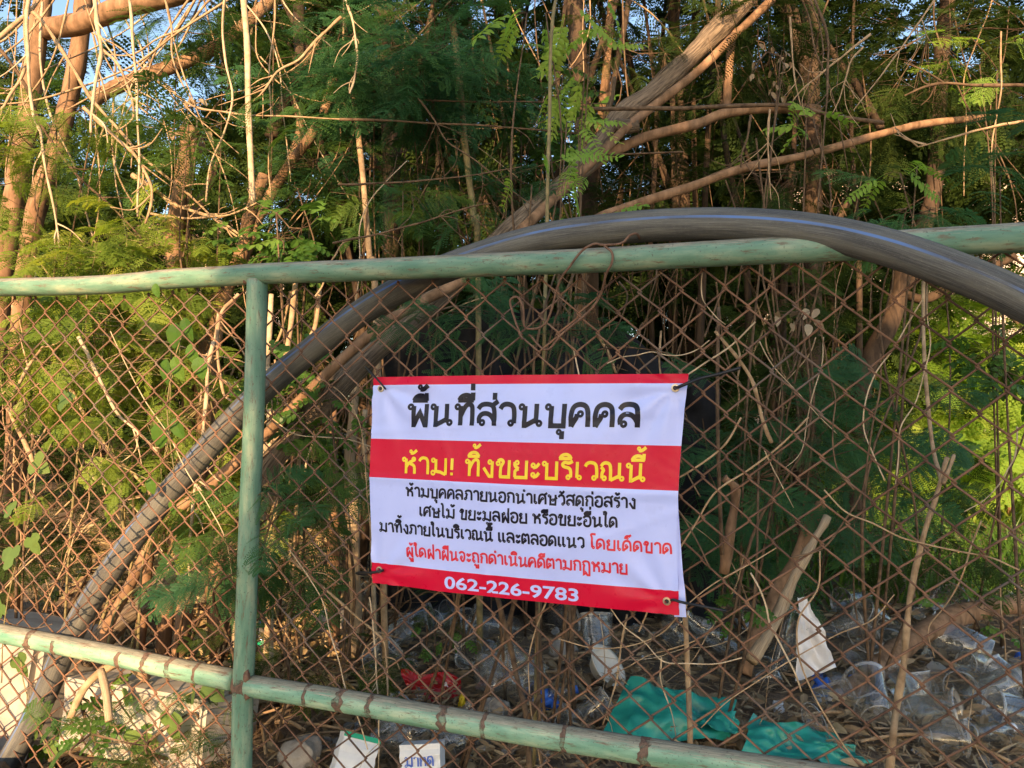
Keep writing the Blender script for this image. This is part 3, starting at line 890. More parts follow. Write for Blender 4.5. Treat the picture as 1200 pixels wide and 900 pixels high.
limb('tree_trunk', [(400, 60), (384, 118), (372, 148), (335, 200), (305, 250), (285, 300), (250, 355), (236, 378), (225, 440)], 2.7, 2.5, 10, 17, 'bark', 'crooked orange trunk leaning right above the fence post', 'tree', foot=True,
     extra=[([(335, 200), (352, 150), (345, 100), (380, 40)], 3.1, 3.3, 11, 7)])
limb('tree_trunk', [(310, 205), (292, 255), (285, 292), (262, 350), (250, 410)], 2.45, 2.4, 14, 18, 'bark', 'forked orange stem crossing behind the top rail left of the post', 'tree', foot=True)
limb('tree_trunk', [(352, -40), (350, 30), (352, 90), (330, 128), (318, 160)], 3.4, 3.2, 13, 16, 'bark_shade', 'dark trunk high above the fence post in the shade', 'tree')
# --- the long leaning logs
lean = limb('leaning_trunk', [(920, -70, 3.0), (885, -12, 2.95), (840, 36, 2.9), (800, 76, 2.85), (765, 108, 2.8), (722, 142, 2.75), (690, 187, 2.65), (640, 234, 2.5), (575, 291, 2.3), (500, 357, 2.15), (403, 447, 2.05), (330, 526, 2.0), (277, 602, 2.0), (205, 682, 2.05), (140, 728, 2.1), (100, 775, 2.1)], 2.9, 2.05, 25, 24, 'bark_grey', 'long weathered trunk leaning from lower left to top right behind the pipe', 'fallen tree', lump=.2, sides=16,
            extra=[([(722, 146), (738, 149), (748, 148)], 2.7, 2.7, 17, 14), ([(712, 130), (718, 112), (720, 90)], 2.75, 2.7, 6, 4)])
limb('leaning_trunk', [(925, -40, 2.95), (905, -2, 2.9), (862, 40, 2.85), (815, 86, 2.8), (742, 143, 2.7), (712, 172, 2.6), (668, 214, 2.5), (610, 270, 2.3), (555, 320, 2.2), (463, 371, 2.0), (400, 422, 1.95), (330, 492, 1.95), (250, 566, 1.95), (193, 613, 1.95), (150, 690, 1.95), (123, 743, 1.95), (112, 800, 1.9)], 2.9, 1.95, 10, 12, 'bark', 'thinner pole lying along the long weathered leaning trunk', 'fallen tree', sides=10)
# --- branches on the right
limb('bare_branch', [(668, 218), (692, 196), (725, 175), (762, 159), (815, 146), (852, 132), (905, 127), (960, 128)], 2.7, 2.9, 13, 11, 'bark', 'level brown branch forking off the leaning trunk', 'branch', extra=[([(851, 135), (853, 100), (857, 50), (862, -20)], 2.85, 2.95, 10, 9)])
limb('bare_branch', [(690, 128), (760, 127), (800, 127), (862, 124), (925, 124), (978, 136), (1035, 144)], 2.6, 2.7, 5, 5, 'twig_brown', 'thin level branch running just above the forked brown branch', 'branch')
limb('bare_branch', [(690, 262), (722, 247), (800, 222), (872, 197), (952, 180), (1036, 156), (1085, 145), (1150, 138)], 2.5, 3.0, 12, 8, 'bark', 'long brown branch rising right just above the black pipe', 'branch')
limb('bare_branch', [(940, -20), (962, 40), (985, 75), (1003, 98), (1022, 132), (1032, 150)], 3.2, 3.0, 8, 9, 'bark_shade', 'dark branch dropping to meet the long brown branch', 'branch')
limb('tree_trunk', [(1118, -60), (1104, 60), (1098, 175), (1092, 235), (1072, 290), (1060, 310), (1046, 370), (1016, 430), (1005, 500), (1003, 560), (1000, 600)], 4.4, 3.9, 16, 26, 'bark_shade', 'brown trunk standing on the right before the sunlit clearing', 'tree', foot=True,
     extra=[([(1060, 345), (1085, 350), (1122, 332), (1190, 300)], 4.2, 4.0, 12, 9), ([(1058, 340), (1086, 316), (1110, 300)], 4.2, 4.4, 11, 8)])  # shade put into this trunk's colour
limb('tree_trunk', [(1000, 225), (965, 290), (946, 333), (935, 380), (922, 414), (915, 470)], 4.6, 4.4, 8, 12, 'bark_shade', 'slender dark trunk leaning left of the brown trunk on the right', 'tree', foot=True)
limb('tree_trunk', [(905, 290), (908, 380), (906, 440)], 4.9, 4.8, 10, 12, 'bark_shade', 'straight dark stem deep in the thicket right of the banner', 'tree', foot=True)
limb('tree_trunk', [(720, -40), (712, 60), (698, 200), (690, 250), (684, 300)], 3.6, 3.4, 9, 12, 'bark', 'reddish stem rising behind the crown of the black pipe', 'tree', foot=True)
limb('sapling', [(529, 20), (533, 45), (540, 110), (545, 170), (553, 235), (556, 265), (560, 300)], 2.6, 2.4, 8, 7, 'stem_green', 'upright olive sapling stem above the fence left of the pipe crown', 'sapling', foot=True)
limb('sapling', [(655, -20), (648, 20), (645, 70), (644, 140), (642, 200), (641, 265), (640, 300)], 2.0, 1.8, 4, 4.5, 'stem_green', 'thin straight yellow stem rising behind the black pipe', 'sapling', foot=True)
limb('sapling', [(412, 100), (420, 160), (426, 215), (433, 300), (440, 350)], 2.5, 2.3, 6, 8, 'twig', 'pale upright stem between the post and the leaning trunk', 'sapling', foot=True)
limb('sapling', [(284, -20), (287, 20), (290, 60), (291, 130), (294, 190), (296, 240)], 2.3, 2.25, 7, 7, 'twig_pale', 'straight pale pole wrapped in dry vine above the post', 'sapling')
# --- wood lying and standing on the ground on the right
limb('split_log', [(970, 606, 2.25), (947, 646, 2.2), (925, 690, 2.15), (905, 735, 2.1), (880, 775, 2.05)], 2.25, 2.05, 9, 16, 'split_wood', 'pale split log leaning beside the white plastic bag', 'log', lump=.35, sides=9)
limb('log', [(962, 590, 2.35), (935, 650, 2.3), (908, 700, 2.25), (888, 740, 2.2), (872, 790, 2.15)], 2.35, 2.15, 14, 18, 'bark', 'brown log leaning behind the pale split log', 'log', lump=.2)
limb('log', [(1260, 695, 2.9), (1195, 707, 2.75), (1120, 722, 2.6), (1060, 757, 2.4), (1015, 795, 2.2), (985, 822, 2.1)], 2.8, 2.1, 22, 30, 'bark', 'thick brown log lying among the plastic cups on the right', 'log', lump=.2, sides=14)
limb('log', [(848, 560, 2.1), (862, 575, 2.1), (856, 620, 2.1), (848, 672, 2.1)], 2.1, 2.1, 9, 13, 'bark', 'short reddish stake standing right of the banner', 'stake', lump=.3)
limb('stick', [(1110, 536), (1096, 585), (1083, 625), (1068, 690), (1062, 740), (1058, 785), (1049, 840), (1040, 930)], 1.5, 1.4, 5, 9, 'twig', 'tall pale stick standing close behind the netting on the right', 'stick', lump=.2, extra=[([(1105, 567), (1112, 550), (1118, 533)], 1.48, 1.5, 5, 4)])
limb('stick', [(1082, 330), (1083, 417), (1092, 517), (1104, 566)], 1.9, 1.6, 4, 5, 'twig', 'thin straight shoot above the tall pale stick on the right', 'stick')
limb('stick', [(800, 690), (803, 725), (806, 790), (809, 870), (810, 940)], 1.55, 1.45, 6, 7, 'twig', 'thin brown stick standing under the right corner of the banner', 'stick')
limb('stick', [(842, 360), (841, 420), (841, 500), (843, 572), (846, 650)], 1.7, 1.7, 4, 5, 'twig_brown', 'thin brown stick standing just right of the banner', 'stick')
limb('stick', [(583, 700), (598, 757), (607, 800), (617, 842), (622, 940)], 1.65, 1.5, 6, 7, 'twig_brown', 'brown stick standing below the middle of the banner', 'stick')
limb('stick', [(838, 388), (866, 422), (883, 450), (893, 490), (904, 519)], 1.27, 1.27, 3.6, 4.5, 'twig', 'dry stalk caught on the netting right of the banner', 'stick', lump=.4)
limb('stick', [(612, 858), (622, 838), (633, 815)], 1.5, 1.45, 5, 6, 'twig_brown', 'split brown pod stalk resting on the lower rail', 'stick', lump=.4)
limb('root', [(172, 796, 1.75), (150, 778, 1.72), (122, 785, 1.7), (98, 808, 1.68), (82, 842, 1.66)], 1.75, 1.66, 11, 8, 'twig', 'curved pale root bending in front of the concrete slab', 'root')
limb('stick', [(118, 785), (124, 810), (128, 845)], 1.66, 1.6, 9, 9, 'split_wood', 'short yellow stump of a stick in front of the concrete slab', 'stick')
# --- vertical trunks and pale dead wood between post and banner (seen through the netting)
limb('dead_sapling', [(388, 478), (389, 520), (388, 560), (390, 592)], 2.4, 2.4, 14, 13, 'bark', 'brown broken stem standing left of the banner', 'dead sapling', lump=.3, foot=True)
limb('dead_sapling', [(416, 440), (413, 500), (410, 545), (413, 592)], 2.35, 2.35, 10, 16, 'split_wood', 'pale dead stem standing between brown stem and banner', 'dead sapling', lump=.3, foot=True)
limb('dead_sapling', [(428, 480), (426, 520), (430, 560), (434, 590)], 2.3, 2.3, 6, 5, 'twig_pale', 'thin pale dead stem against the left edge of the banner', 'dead sapling', foot=True)
limb('dead_sapling', [(325, 512, 2.3), (312, 530, 2.25), (306, 552, 2.2)], 2.3, 2.2, 22, 26, 'split_wood', 'chunky sunlit stump right of the fence post', 'stump', lump=.3, foot=True)
limb('dead_sapling', [(316, 470), (313, 430), (316, 385), (318, 345)], 2.1, 2.15, 8, 6, 'twig_pale', 'pale upright dead stem right beside the post', 'dead sapling', foot=True)
limb('dead_sapling', [(346, 330), (341, 380), (335, 420), (330, 470)], 2.2, 2.1, 6, 7, 'twig', 'tan dead stem a little right of the fence post', 'dead sapling', foot=True)
limb('dead_sapling', [(375, 335), (370, 380), (362, 400), (357, 440)], 2.25, 2.2, 5, 5, 'twig', 'thin tan dead stem crossing behind the black pipe', 'dead sapling', foot=True)

# --- named vines of the sunlit tangle on the left
vn = 'dry vines hanging in the sunlit tangle'
VINES = [
 ([(112, -30), (112, 0), (114, 25), (118, 60), (112, 95), (108, 130), (107, 156)], 2.0, 2.05, 6, 5, 'twig_pale', 'stiff pale vine hanging in front of the level limb'),
 ([(151, -20), (153, 5), (157, 60), (160, 120), (163, 190), (162, 255)], 2.05, 2.1, 4, 4, 'twig_pale', 'long straight pale vine hanging right of the stiff one'),
 ([(36, -10), (31, 20), (33, 60), (34, 100), (40, 140), (47, 152), (50, 175), (55, 205), (62, 240), (70, 290)], 2.1, 2.15, 4.5, 4, 'twig_pale', 'pale vine hanging over the trunk at the left edge'),
 ([(34, -10), (29, 30), (31, 70), (26, 90), (12, 112), (0, 128), (-20, 150)], 2.15, 2.1, 4.5, 5, 'twig', 'tan vine curling off to the left edge'),
 ([(-10, 52), (18, 28), (34, 14), (48, -4), (60, -30)], 2.2, 2.3, 6, 5, 'twig', 'tan limb crossing the upper left corner'),
 ([(38, 14), (55, 33), (82, 76), (105, 110), (135, 145), (163, 180), (195, 208), (215, 225), (250, 255), (282, 279)], 2.2, 2.3, 5, 4, 'twig', 'long tan vine slanting down from the upper left to the top rail'),
 ([(-10, 48), (10, 70), (32, 105), (45, 138), (60, 165), (90, 205), (120, 232), (150, 262), (175, 290)], 2.3, 2.4, 4.5, 4, 'twig_brown', 'brown vine slanting down behind the pale hanging vines'),
 ([(98, 126), (115, 142), (140, 165), (160, 185), (176, 215), (178, 235), (170, 262)], 2.1, 2.1, 5, 5, 'twig', 'crooked tan vine bent like an elbow above the lime bush'),
 ([(120, 58), (135, 72), (146, 92), (155, 118), (156, 138), (140, 152), (120, 160)], 2.3, 2.2, 4, 3, 'twig', 'tan vine loop left of the short sunlit trunk'),
 ([(172, 85), (195, 104), (227, 125), (262, 131), (293, 134), (345, 137), (402, 140), (440, 141)], 2.3, 2.3, 3, 2.4, 'twig', 'thin reddish twig running level to the right above the post'),
 ([(155, 205), (185, 225), (205, 240), (235, 250), (262, 262), (290, 282)], 2.35, 2.3, 6, 4, 'twig', 'tan branchlet bowing across the short sunlit trunk'),
 ([(175, 250), (210, 256), (245, 254), (275, 250), (300, 238)], 2.3, 2.2, 3.5, 3, 'twig', 'thin tan twig arching left to right above the lime bush'),
 ([(400, 20), (372, 45), (350, 70), (325, 85), (310, 105), (296, 118)], 2.3, 2.2, 4, 3, 'twig', 'grey bent twig right of the vine wrapped pole'),
 ([(40, 545), (30, 520), (12, 480), (22, 450), (40, 420), (52, 405)], 2.0, 2.1, 6, 5, 'twig', 'tan shoot curving up at the far left behind the netting'),
 ([(92, 395), (105, 420), (120, 450), (138, 485), (160, 505), (185, 530)], 2.0, 1.95, 5, 4, 'twig_pale', 'pale shoot slanting down behind the left netting'),
 ([(74, 440), (85, 462), (108, 500), (135, 535), (160, 560), (185, 590)], 2.2, 2.1, 6, 5, 'twig', 'tan pole slanting down right behind the left netting'),
 ([(250, 400), (243, 440), (240, 480), (236, 520), (230, 570), (222, 640), (222, 700)], 1.95, 1.9, 5, 5, 'twig_pale', 'pale stem standing left of the green post'),
 ([(280, 345), (258, 370), (255, 420), (262, 460), (272, 470)], 2.0, 1.9, 5, 5, 'twig', 'tan bent stem left of the green post'),
 ([(140, 560), (143, 600), (146, 630), (148, 660)], 2.0, 2.0, 5, 4, 'stem_green', 'yellow stem standing behind the black pipe at the left'),
 ([(325, 640), (350, 665), (380, 690), (410, 715), (445, 745), (452, 770), (454, 830)], 1.62, 1.55, 4, 3.5, 'twig', 'dry vine slanting down from the post towards the lower rail'),
 ([(405, 0), (412, 20), (418, 60), (416, 90), (410, 110)], 2.3, 2.2, 3, 4, 'twig_pale', 'thin pale vine hanging top middle left'),
 ([(490, 115), (508, 140), (525, 165), (560, 190), (600, 225), (625, 240)], 2.2, 2.2, 2.5, 2.5, 'twig_brown', 'thin dark vine slanting through the middle of the thicket'),
 ([(396, 216), (430, 216), (490, 212), (560, 204), (610, 196)], 2.1, 2.1, 3, 2.5, 'twig_brown', 'dark level twig low above the fence in the middle'),
 ([(390, 285), (440, 275), (500, 258), (545, 245), (575, 238)], 2.0, 2.0, 3, 2.5, 'twig_brown', 'dark twig rising gently right above the rail in the middle'),
 ([(398, 140), (480, 142), (560, 147), (640, 154), (700, 156)], 2.3, 2.3, 3, 3, 'twig_brown', 'long dark level twig across the middle of the thicket'),
 ([(490, 117), (560, 119), (640, 120), (712, 121)], 2.4, 2.4, 2.4, 2.4, 'twig_brown', 'thin dark level twig above the long dark twig'),
 ([(1095, 0), (1080, 22), (1060, 50), (1035, 85), (1000, 130)], 2.2, 2.2, 2.5, 2.5, 'twig', 'thin grey vine slanting down at the upper right'),
 ([(1020, 40), (985, 68), (960, 88), (940, 105), (928, 120)], 2.2, 2.2, 3, 2.5, 'twig', 'thin tan vine slanting left above the level branches'),
 ([(955, 0), (968, 40), (970, 90), (968, 140), (962, 190), (957, 250)], 2.1, 2.1, 3.5, 2.5, 'twig_brown', 'brown vine hanging straight above the black pipe'),
 ([(926, 20), (928, 60), (932, 95), (938, 124)], 2.2, 2.2, 2.5, 2, 'twig', 'short tan vine hanging onto the forked branch'),
 ([(1012, 55), (998, 70), (990, 95), (983, 118), (976, 132)], 2.2, 2.2, 2.5, 2, 'twig', 'short curved vine hanging right of the brown hanging vine'),
 ([(880, 135), (876, 160), (870, 178), (868, 196)], 2.3, 2.3, 3, 3, 'twig_brown', 'short dark vine between the two brown branches'),
 ([(902, 128), (900, 165), (901, 200), (904, 235)], 2.3, 2.3, 3, 2, 'twig', 'reddish vine hanging below the forked brown branch'),
 ([(1200, 100), (1150, 100), (1100, 98), (1060, 112)], 2.6, 2.6, 5, 4, 'twig_brown', 'dead branch reaching in level from the right edge'),
 ([(1210, 140), (1165, 148), (1120, 160), (1075, 172)], 2.5, 2.5, 4, 3, 'twig', 'thin dead branch below the one reaching in from the right edge'),
 ([(700, 392), (712, 412), (722, 437)], 1.75, 1.75, 5, 6, 'twig', 'grey cut stick behind the netting above the banner'),
 ([(725, 330), (735, 345), (727, 375), (710, 405), (700, 440)], 1.6, 1.6, 2.5, 2, 'twig_brown', 'thin dark tendril above the banner'),
 ([(700, 410), (735, 407), (775, 412), (810, 428), (860, 450)], 1.6, 1.5, 2, 2, 'twig_brown', 'fine arched tendril over the upper right corner of the banner'),
 ([(826, 300), (822, 330), (824, 352), (840, 372), (850, 380)], 1.28, 1.27, 1.8, 1.8, 'twig_pale', 'pale tendril hanging from the rail right of the banner'),
 ([(890, 400), (905, 428), (935, 460), (962, 490), (980, 508)], 1.4, 1.4, 1.6, 1.6, 'twig_pale', 'fine pale grass stalk slanting behind the right netting'),
 ([(965, 395), (962, 430), (952, 465), (945, 500), (938, 530), (920, 548)], 1.4, 1.4, 1.6, 1.6, 'twig_pale', 'fine pale vine bowed behind the right netting'),
 ([(895, 525), (905, 548), (918, 572), (930, 595)], 1.3, 1.3, 2, 1.5, 'twig_pale', 'short pale stalk below the dry stalk on the netting'),
 ([(1192, 500), (1190, 530), (1182, 550), (1160, 580), (1130, 600)], 1.5, 1.5, 2, 2, 'twig_pale', 'white string like vine at the right edge'),
 ([(1150, 610), (1135, 650), (1120, 690), (1100, 720), (1088, 740), (1095, 770)], 1.5, 1.5, 2.2, 2, 'twig', 'tan vine looping behind the tall pale stick'),
 ([(835, 735), (820, 748), (790, 760), (760, 768), (720, 790)], 1.42, 1.4, 2.2, 2, 'twig', 'tan runner along the netting under the banner corner'),
 ([(775, 770), (774, 795), (782, 820), (790, 850), (795, 900)], 1.35, 1.35, 2.2, 2, 'twig_pale', 'pale thin vine hanging in front of the teal sheet'),
 ([(640, 705), (625, 745), (620, 780), (622, 830), (630, 880), (640, 920)], 1.36, 1.34, 2.2, 2, 'twig', 'tan vine crossing over the lower rail below the banner'),
 ([(433, 700), (440, 760), (443, 830), (444, 900)], 1.5, 1.48, 2.4, 2.2, 'twig_pale', 'pale vine crossing the lower rail left of the red wrapper'),
 ([(735, 720), (727, 760), (722, 800), (706, 850)], 1.5, 1.45, 3, 3, 'twig', 'tan stalk bent in front of the left end of the teal sheet'),
]
for pts, d0, d1, w0, w1, mt, lab in VINES:
    off = []
    if w0 >= 2.4 and len(pts) > 3:
        for k in range(random.randint(3, 6)):
            i = random.randrange(1, len(pts) - 1); f_ = random.random()
            x, y = pts[i][0] + (pts[i + 1][0] - pts[i][0]) * f_, pts[i][1] + (pts[i + 1][1] - pts[i][1]) * f_
            dd = d0 + (d1 - d0) * (i + f_) / (len(pts) - 1)
            a = math.atan2(pts[i + 1][1] - pts[i][1], pts[i + 1][0] - pts[i][0]) + random.choice((-1, 1)) * random.uniform(.4, 1.1)
            L = random.uniform(14, 60)
            b = a + random.gauss(0, .5)
            off.append(([(x, y), (x + math.cos(a) * L * .5, y + math.sin(a) * L * .5), (x + (math.cos(a) + math.cos(b)) * L * .5, y + (math.sin(a) + math.sin(b)) * L * .5)], dd, dd + random.uniform(-.06, .06), w0 * .45, w0 * .18))
    limb('dry_vine', pts, d0, d1, w0, w1 * .55, mt, lab, 'vine', vn if mt != 'twig_brown' else None, sides=6, lump=.3, wob=.006, extra=off)

# --- more thin vines and twigs, too alike to tell apart
def vine_random(n, x0, x1, y0, y1, d0, d1, lw, mats, label, group, hang=.7, name='dry_vine', top=False):
    for k in range(n):
        x, y, d = random.uniform(x0, x1), random.uniform(y0, y1), random.uniform(d0, d1)
        L = random.uniform(90, 230)
        if top and random.random() < .75:
            y = random.uniform(-60, 10); L = random.uniform(160, 420)
        a = math.radians(90 + random.gauss(0, 18)) if random.random() < hang else math.radians(random.uniform(0, 360))
        pts = []; cx, cy = x, y
        nseg = 6
        for s in range(nseg + 1):
            pts.append((cx, cy, d))
            a += random.gauss(0, .22)
            cx += math.cos(a) * L / nseg; cy += math.sin(a) * L / nseg; d += random.uniform(-.04, .04)
        w = random.uniform(*lw)
        limb(name, pts, d, d, w, w * .6, random.choice(mats), label, 'vine', group, sides=5, lump=.25)
vine_random(46, -10, 330, -20, 330, 2.2, 3.4, (1.6, 3.4), ['twig_pale', 'twig', 'twig'], 'thin dry vine in the sunlit tangle over the left part of the fence', 'thin dry vines at the left', .8, top=True)
vine_random(22, 300, 440, 330, 590, 1.9, 2.7, (1.6, 3.6), ['twig_pale', 'twig', 'twig'], 'thin dry stem in the sunlit gap between post and banner', 'thin dry stems beside the post', .8, 'dry_weed')
vine_random(44, 400, 1200, -20, 270, 2.4, 4.0, (1.2, 2.4), ['twig_brown', 'twig_brown', 'twig'], 'thin dark vine hanging in the shaded thicket above the fence', 'thin vines in the shade', .85, top=True)
vine_random(18, 600, 1000, 300, 420, 2.0, 3.4, (1.4, 3.0), ['twig_brown', 'twig', 'twig_brown'], 'thin brown stem behind the netting above and right of the banner', 'thin stems above the banner', .85, 'dry_weed')
vine_random(14, -10, 290, 350, 640, 2.0, 2.6, (1.6, 3.4), ['twig_pale', 'twig', 'twig'], 'thin dry stem among the leaves behind the left netting', 'thin dry stems at the left', .75, 'dry_weed')
vine_random(16, 620, 1200, 600, 860, 1.6, 2.4, (1.0, 2.0), ['twig', 'twig_brown', 'twig_pale'], 'thin dry stalk sticking up among the litter', 'thin stalks in the litter', .6, 'dry_weed')
for k in range(26):                                       # slim trunks of the deep thicket
    x, d = random.uniform(380, 1010), random.uniform(3.2, 6.0)
    t = random.gauss(0, 45)
    limb('thin_tree', [(x + t, -40), (x + t * .5 + random.gauss(0, 10), 130), (x, 300), (x - t * .2, 420)], d, d, random.uniform(3, 7), random.uniform(5, 11), 'bark_shade',
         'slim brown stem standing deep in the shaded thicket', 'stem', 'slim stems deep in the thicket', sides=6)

# ================================================================== LEAVES
def leaflet_quads(B, D, S, L, Wd, Nn, fold=.12):
    """B base points, D unit directions, S unit side vectors, L lengths, Wd half widths -> (n,4,3)"""
    L = L[:, None]; Wd = Wd[:, None]
    tip = B + D * L - Nn * L * .10
    mid = B + D * L * .48 + Nn * Wd * fold
    return np.stack([B, mid + S * Wd, tip, mid - S * Wd], axis=1)

def bipinnate(L=.17, npairs=7, plen=.075, nleaf=12, ll=.010, lw=.0019, droop=.25, rng=RNG, petiole=.25):
    """a feathery twice-divided leaf along +X, facing +Z"""
    Q = []
    def axis_pt(t): return np.array([L * t, 0, -droop * L * t * t])
    # rachis ribbon
    for i in range(5):
        a, b = axis_pt(i / 5), axis_pt((i + 1) / 5)
        wv = np.array([0, .0011, 0])
        Q.append(np.array([[a - wv, a + wv, b + wv, b - wv]]))
    for i in range(npairs):
        t = petiole + (1 - petiole) * (i + .5) / npairs
        p0 = axis_pt(t)
        shape = math.sin(math.pi * (.30 + .62 * (i + .5) / npairs)) 
        for sd in (-1, 1):
            yaw = math.radians(rng.uniform(52, 70) - 22 * (i / npairs))
            el = rng.uniform(-.25, .15)
            d = np.array([math.cos(yaw), sd * math.sin(yaw), el]); d /= np.linalg.norm(d)
            pl = plen * shape * rng.uniform(.88, 1.1)
            s = np.cross(np.array([0, 0, 1.0]), d); s /= np.linalg.norm(s)
            nn = np.cross(d, s)
            tilt = rng.uniform(-.35, .35)
            s = s * math.cos(tilt) + nn * math.sin(tilt); nn = np.cross(d, s)
            tt = (np.arange(nleaf) + .6) / nleaf
            C = p0 + d * (pl * tt)[:, None] - np.array([0, 0, 1]) * (pl * .35 * tt ** 2)[:, None]
            sh = np.sin(math.pi * (.22 + .66 * tt)) 
            for s2 in (-1, 1):
                D = s * s2 * .93 + d * .36; D /= np.linalg.norm(D)
                Dn = np.tile(D, (nleaf, 1)) + rng.normal(0, .05, (nleaf, 3))
                S = np.tile(np.cross(nn, D), (nleaf, 1))
                Q.append(leaflet_quads(C, Dn, S, ll * sh * rng.uniform(.9, 1.1, nleaf), lw * np.ones(nleaf), np.tile(nn, (nleaf, 1))))
            e = p0 + d * pl - np.array([0, 0, 1]) * pl * .35
            m_ = p0 + d * pl * .5 - np.array([0, 0, 1]) * pl * .09
            wv = s * .0005
            Q.append(np.array([[p0 - wv, p0 + wv, m_ + wv, m_ - wv], [m_ - wv, m_ + wv, e + wv, e - wv]]))
    return np.concatenate(Q)

def pinnate(L=.16, npairs=5, ll=.045, lw=.011, droop=.2, rng=RNG, petiole=.2, pts=6):
    """a once-divided leaf with oval leaflets, along +X"""
    Q = []
    for i in range(4):
        a = np.array([L * i / 4, 0, -droop * L * (i / 4) ** 2]); b = np.array([L * (i + 1) / 4, 0, -droop * L * ((i + 1) / 4) ** 2])
        wv = np.array([0, .0012, 0]); Q.append(np.array([[a - wv, a + wv, b + wv, b - wv]]))
    spots = [(petiole + (1 - petiole) * (i + .5) / npairs, sd) for i in range(npairs) for sd in (-1, 1)] + [(1.0, 0)]
    for t, sd in spots:
        p0 = np.array([L * t, 0, -droop * L * t * t])
        yaw = math.radians(rng.uniform(58, 80)) * sd
        d = np.array([math.cos(yaw), math.sin(yaw), rng.uniform(-.3, .1)]); d /= np.linalg.norm(d)
        s = np.cross([0, 0, 1.0], d); s /= np.linalg.norm(s); nn = np.cross(d, s)
        k = rng.uniform(.85, 1.1) * (.75 + .25 * math.sin(math.pi * t))
        Q.append(oval(p0, d, s, nn, ll * k, lw * k))
    return np.concatenate(Q)

def oval(p0, d, s, nn, L, w, tip=1.0):
    """an oval blade of six quads with a fold along the midrib"""
    st = [(0, .0), (.12, .62), (.35, 1.0), (.65, .86), (.88, .42), (1.0, .0)]
    out = []
    for sg in (-1, 1):
        for (a, wa), (b, wb) in zip(st[:-1], st[1:]):
            ca = p0 + d * L * a - nn * L * .22 * a * a; cb = p0 + d * L * b - nn * L * .22 * b * b
            ea = ca + s * sg * w * wa + nn * w * .22 * wa; eb = cb + s * sg * w * wb + nn * w * .22 * wb
            out.append([ca, cb, eb, ea] if sg > 0 else [ca, ea, eb, cb])
    return np.array(out)

def lobed(L=.06, rng=RNG):
    """a three-lobed vine leaf along +X"""
    out = []
    nn = np.array([0, 0, 1.0])
    o = np.zeros(3)
    pr = [(0, .20), (.14, .52), (.30, .62), (.40, .50), (.50, .36), (.62, .42), (.76, .34), (.90, .15), (1.0, 0)]
    pr = [(-.14, .24), (-.05, .50), (.10, .64), (.28, .60), (.40, .34), (.55, .36), (.72, .30), (.88, .14), (1.0, 0.0)]
    for sg in (-1, 1):
        for (a, wa), (b, wb) in zip(pr[:-1], pr[1:]):
            ca = np.array([L * max(a, 0), 0, -.18 * L * a * a]); cb = np.array([L * max(b, 0.001), 0, -.18 * L * b * b])
            ea = np.array([L * a, sg * L * wa, -.18 * L * a * a + .10 * L * wa - .3 * L * wa ** 2 * .5]); eb = np.array([L * b, sg * L * wb, -.18 * L * b * b + .10 * L * wb - .3 * L * wb ** 2 * .5])
            out.append([ca, cb, eb, ea] if sg > 0 else [ca, ea, eb, cb])
    return np.array(out)

PROTO = {}
PROTO['near'] = [bipinnate(.17, 7, .078, 15, .0105, .0018, d) for d in (.1, .3, .5)]
PROTO['mid'] = [bipinnate(.18, 7, .08, 11, .0115, .0024, d) for d in (.1, .3, .55, .4)]
PROTO['lush'] = [bipinnate(.15, 6, .06, 10, .012, .0029, d) for d in (.1, .35, .6)]
PROTO['far'] = [bipinnate(.20, 6, .09, 7, .017, .0060, d) for d in (.1, .35, .6)]
PROTO['round'] = [pinnate(.11, 4, .036, .013, d) for d in (.1, .3)]
PROTO['young'] = [pinnate(.15, 8, .034, .0075, d) for d in (.1, .5)]
PROTO['vine'] = [lobed(.055), lobed(.045)]
PROTO['heart'] = [oval(np.zeros(3), np.array([1.0, 0, 0]), np.array([0, 1.0, 0]), np.array([0, 0, 1.0]), .062, .021)]
PROTO['dry'] = [oval(np.zeros(3), np.array([1.0, 0, 0]), np.array([0, 1.0, 0]), np.array([0, 0, 1.0]), .05, .013)]

def bake(protos, P, X, Zn, S, tint, rng=RNG):
    """place copies of leaf prototypes: positions P, axis X, normal Zn, scale S"""
    X = X / np.linalg.norm(X, axis=1)[:, None]
    Y = np.cross(Zn, X); Y /= np.linalg.norm(Y, axis=1)[:, None] + 1e-9
    Z = np.cross(X, Y)
    Qs, Ts = [], []
    pick = rng.integers(0, len(protos), len(P))
    for k, pr in enumerate(protos):
        I = np.where(pick == k)[0]
        if not len(I): continue
        M = np.stack([X[I], Y[I], Z[I]], axis=1)            # rows are axes
        q = np.einsum('qvc,ncd->nqvd', pr, M) * S[I][:, None, None, None] + P[I][:, None, None, :]
        Qs.append(q.reshape(-1, 4, 3))
        Ts.append(np.clip(np.repeat(tint[I], len(pr)) + rng.normal(0, .05, len(I) * len(pr)), 0, 1))
    return np.concatenate(Qs), np.concatenate(Ts)

def rand_dirs(n, out, rng, updown=(-.5, .5), spread=.8):
    a = rng.uniform(0, 2 * math.pi, n)
    D = np.stack([np.cos(a), np.sin(a), rng.uniform(updown[0], updown[1], n)], 1)
    D = D * spread + out
    return D / (np.linalg.norm(D, axis=1)[:, None] + 1e-9)

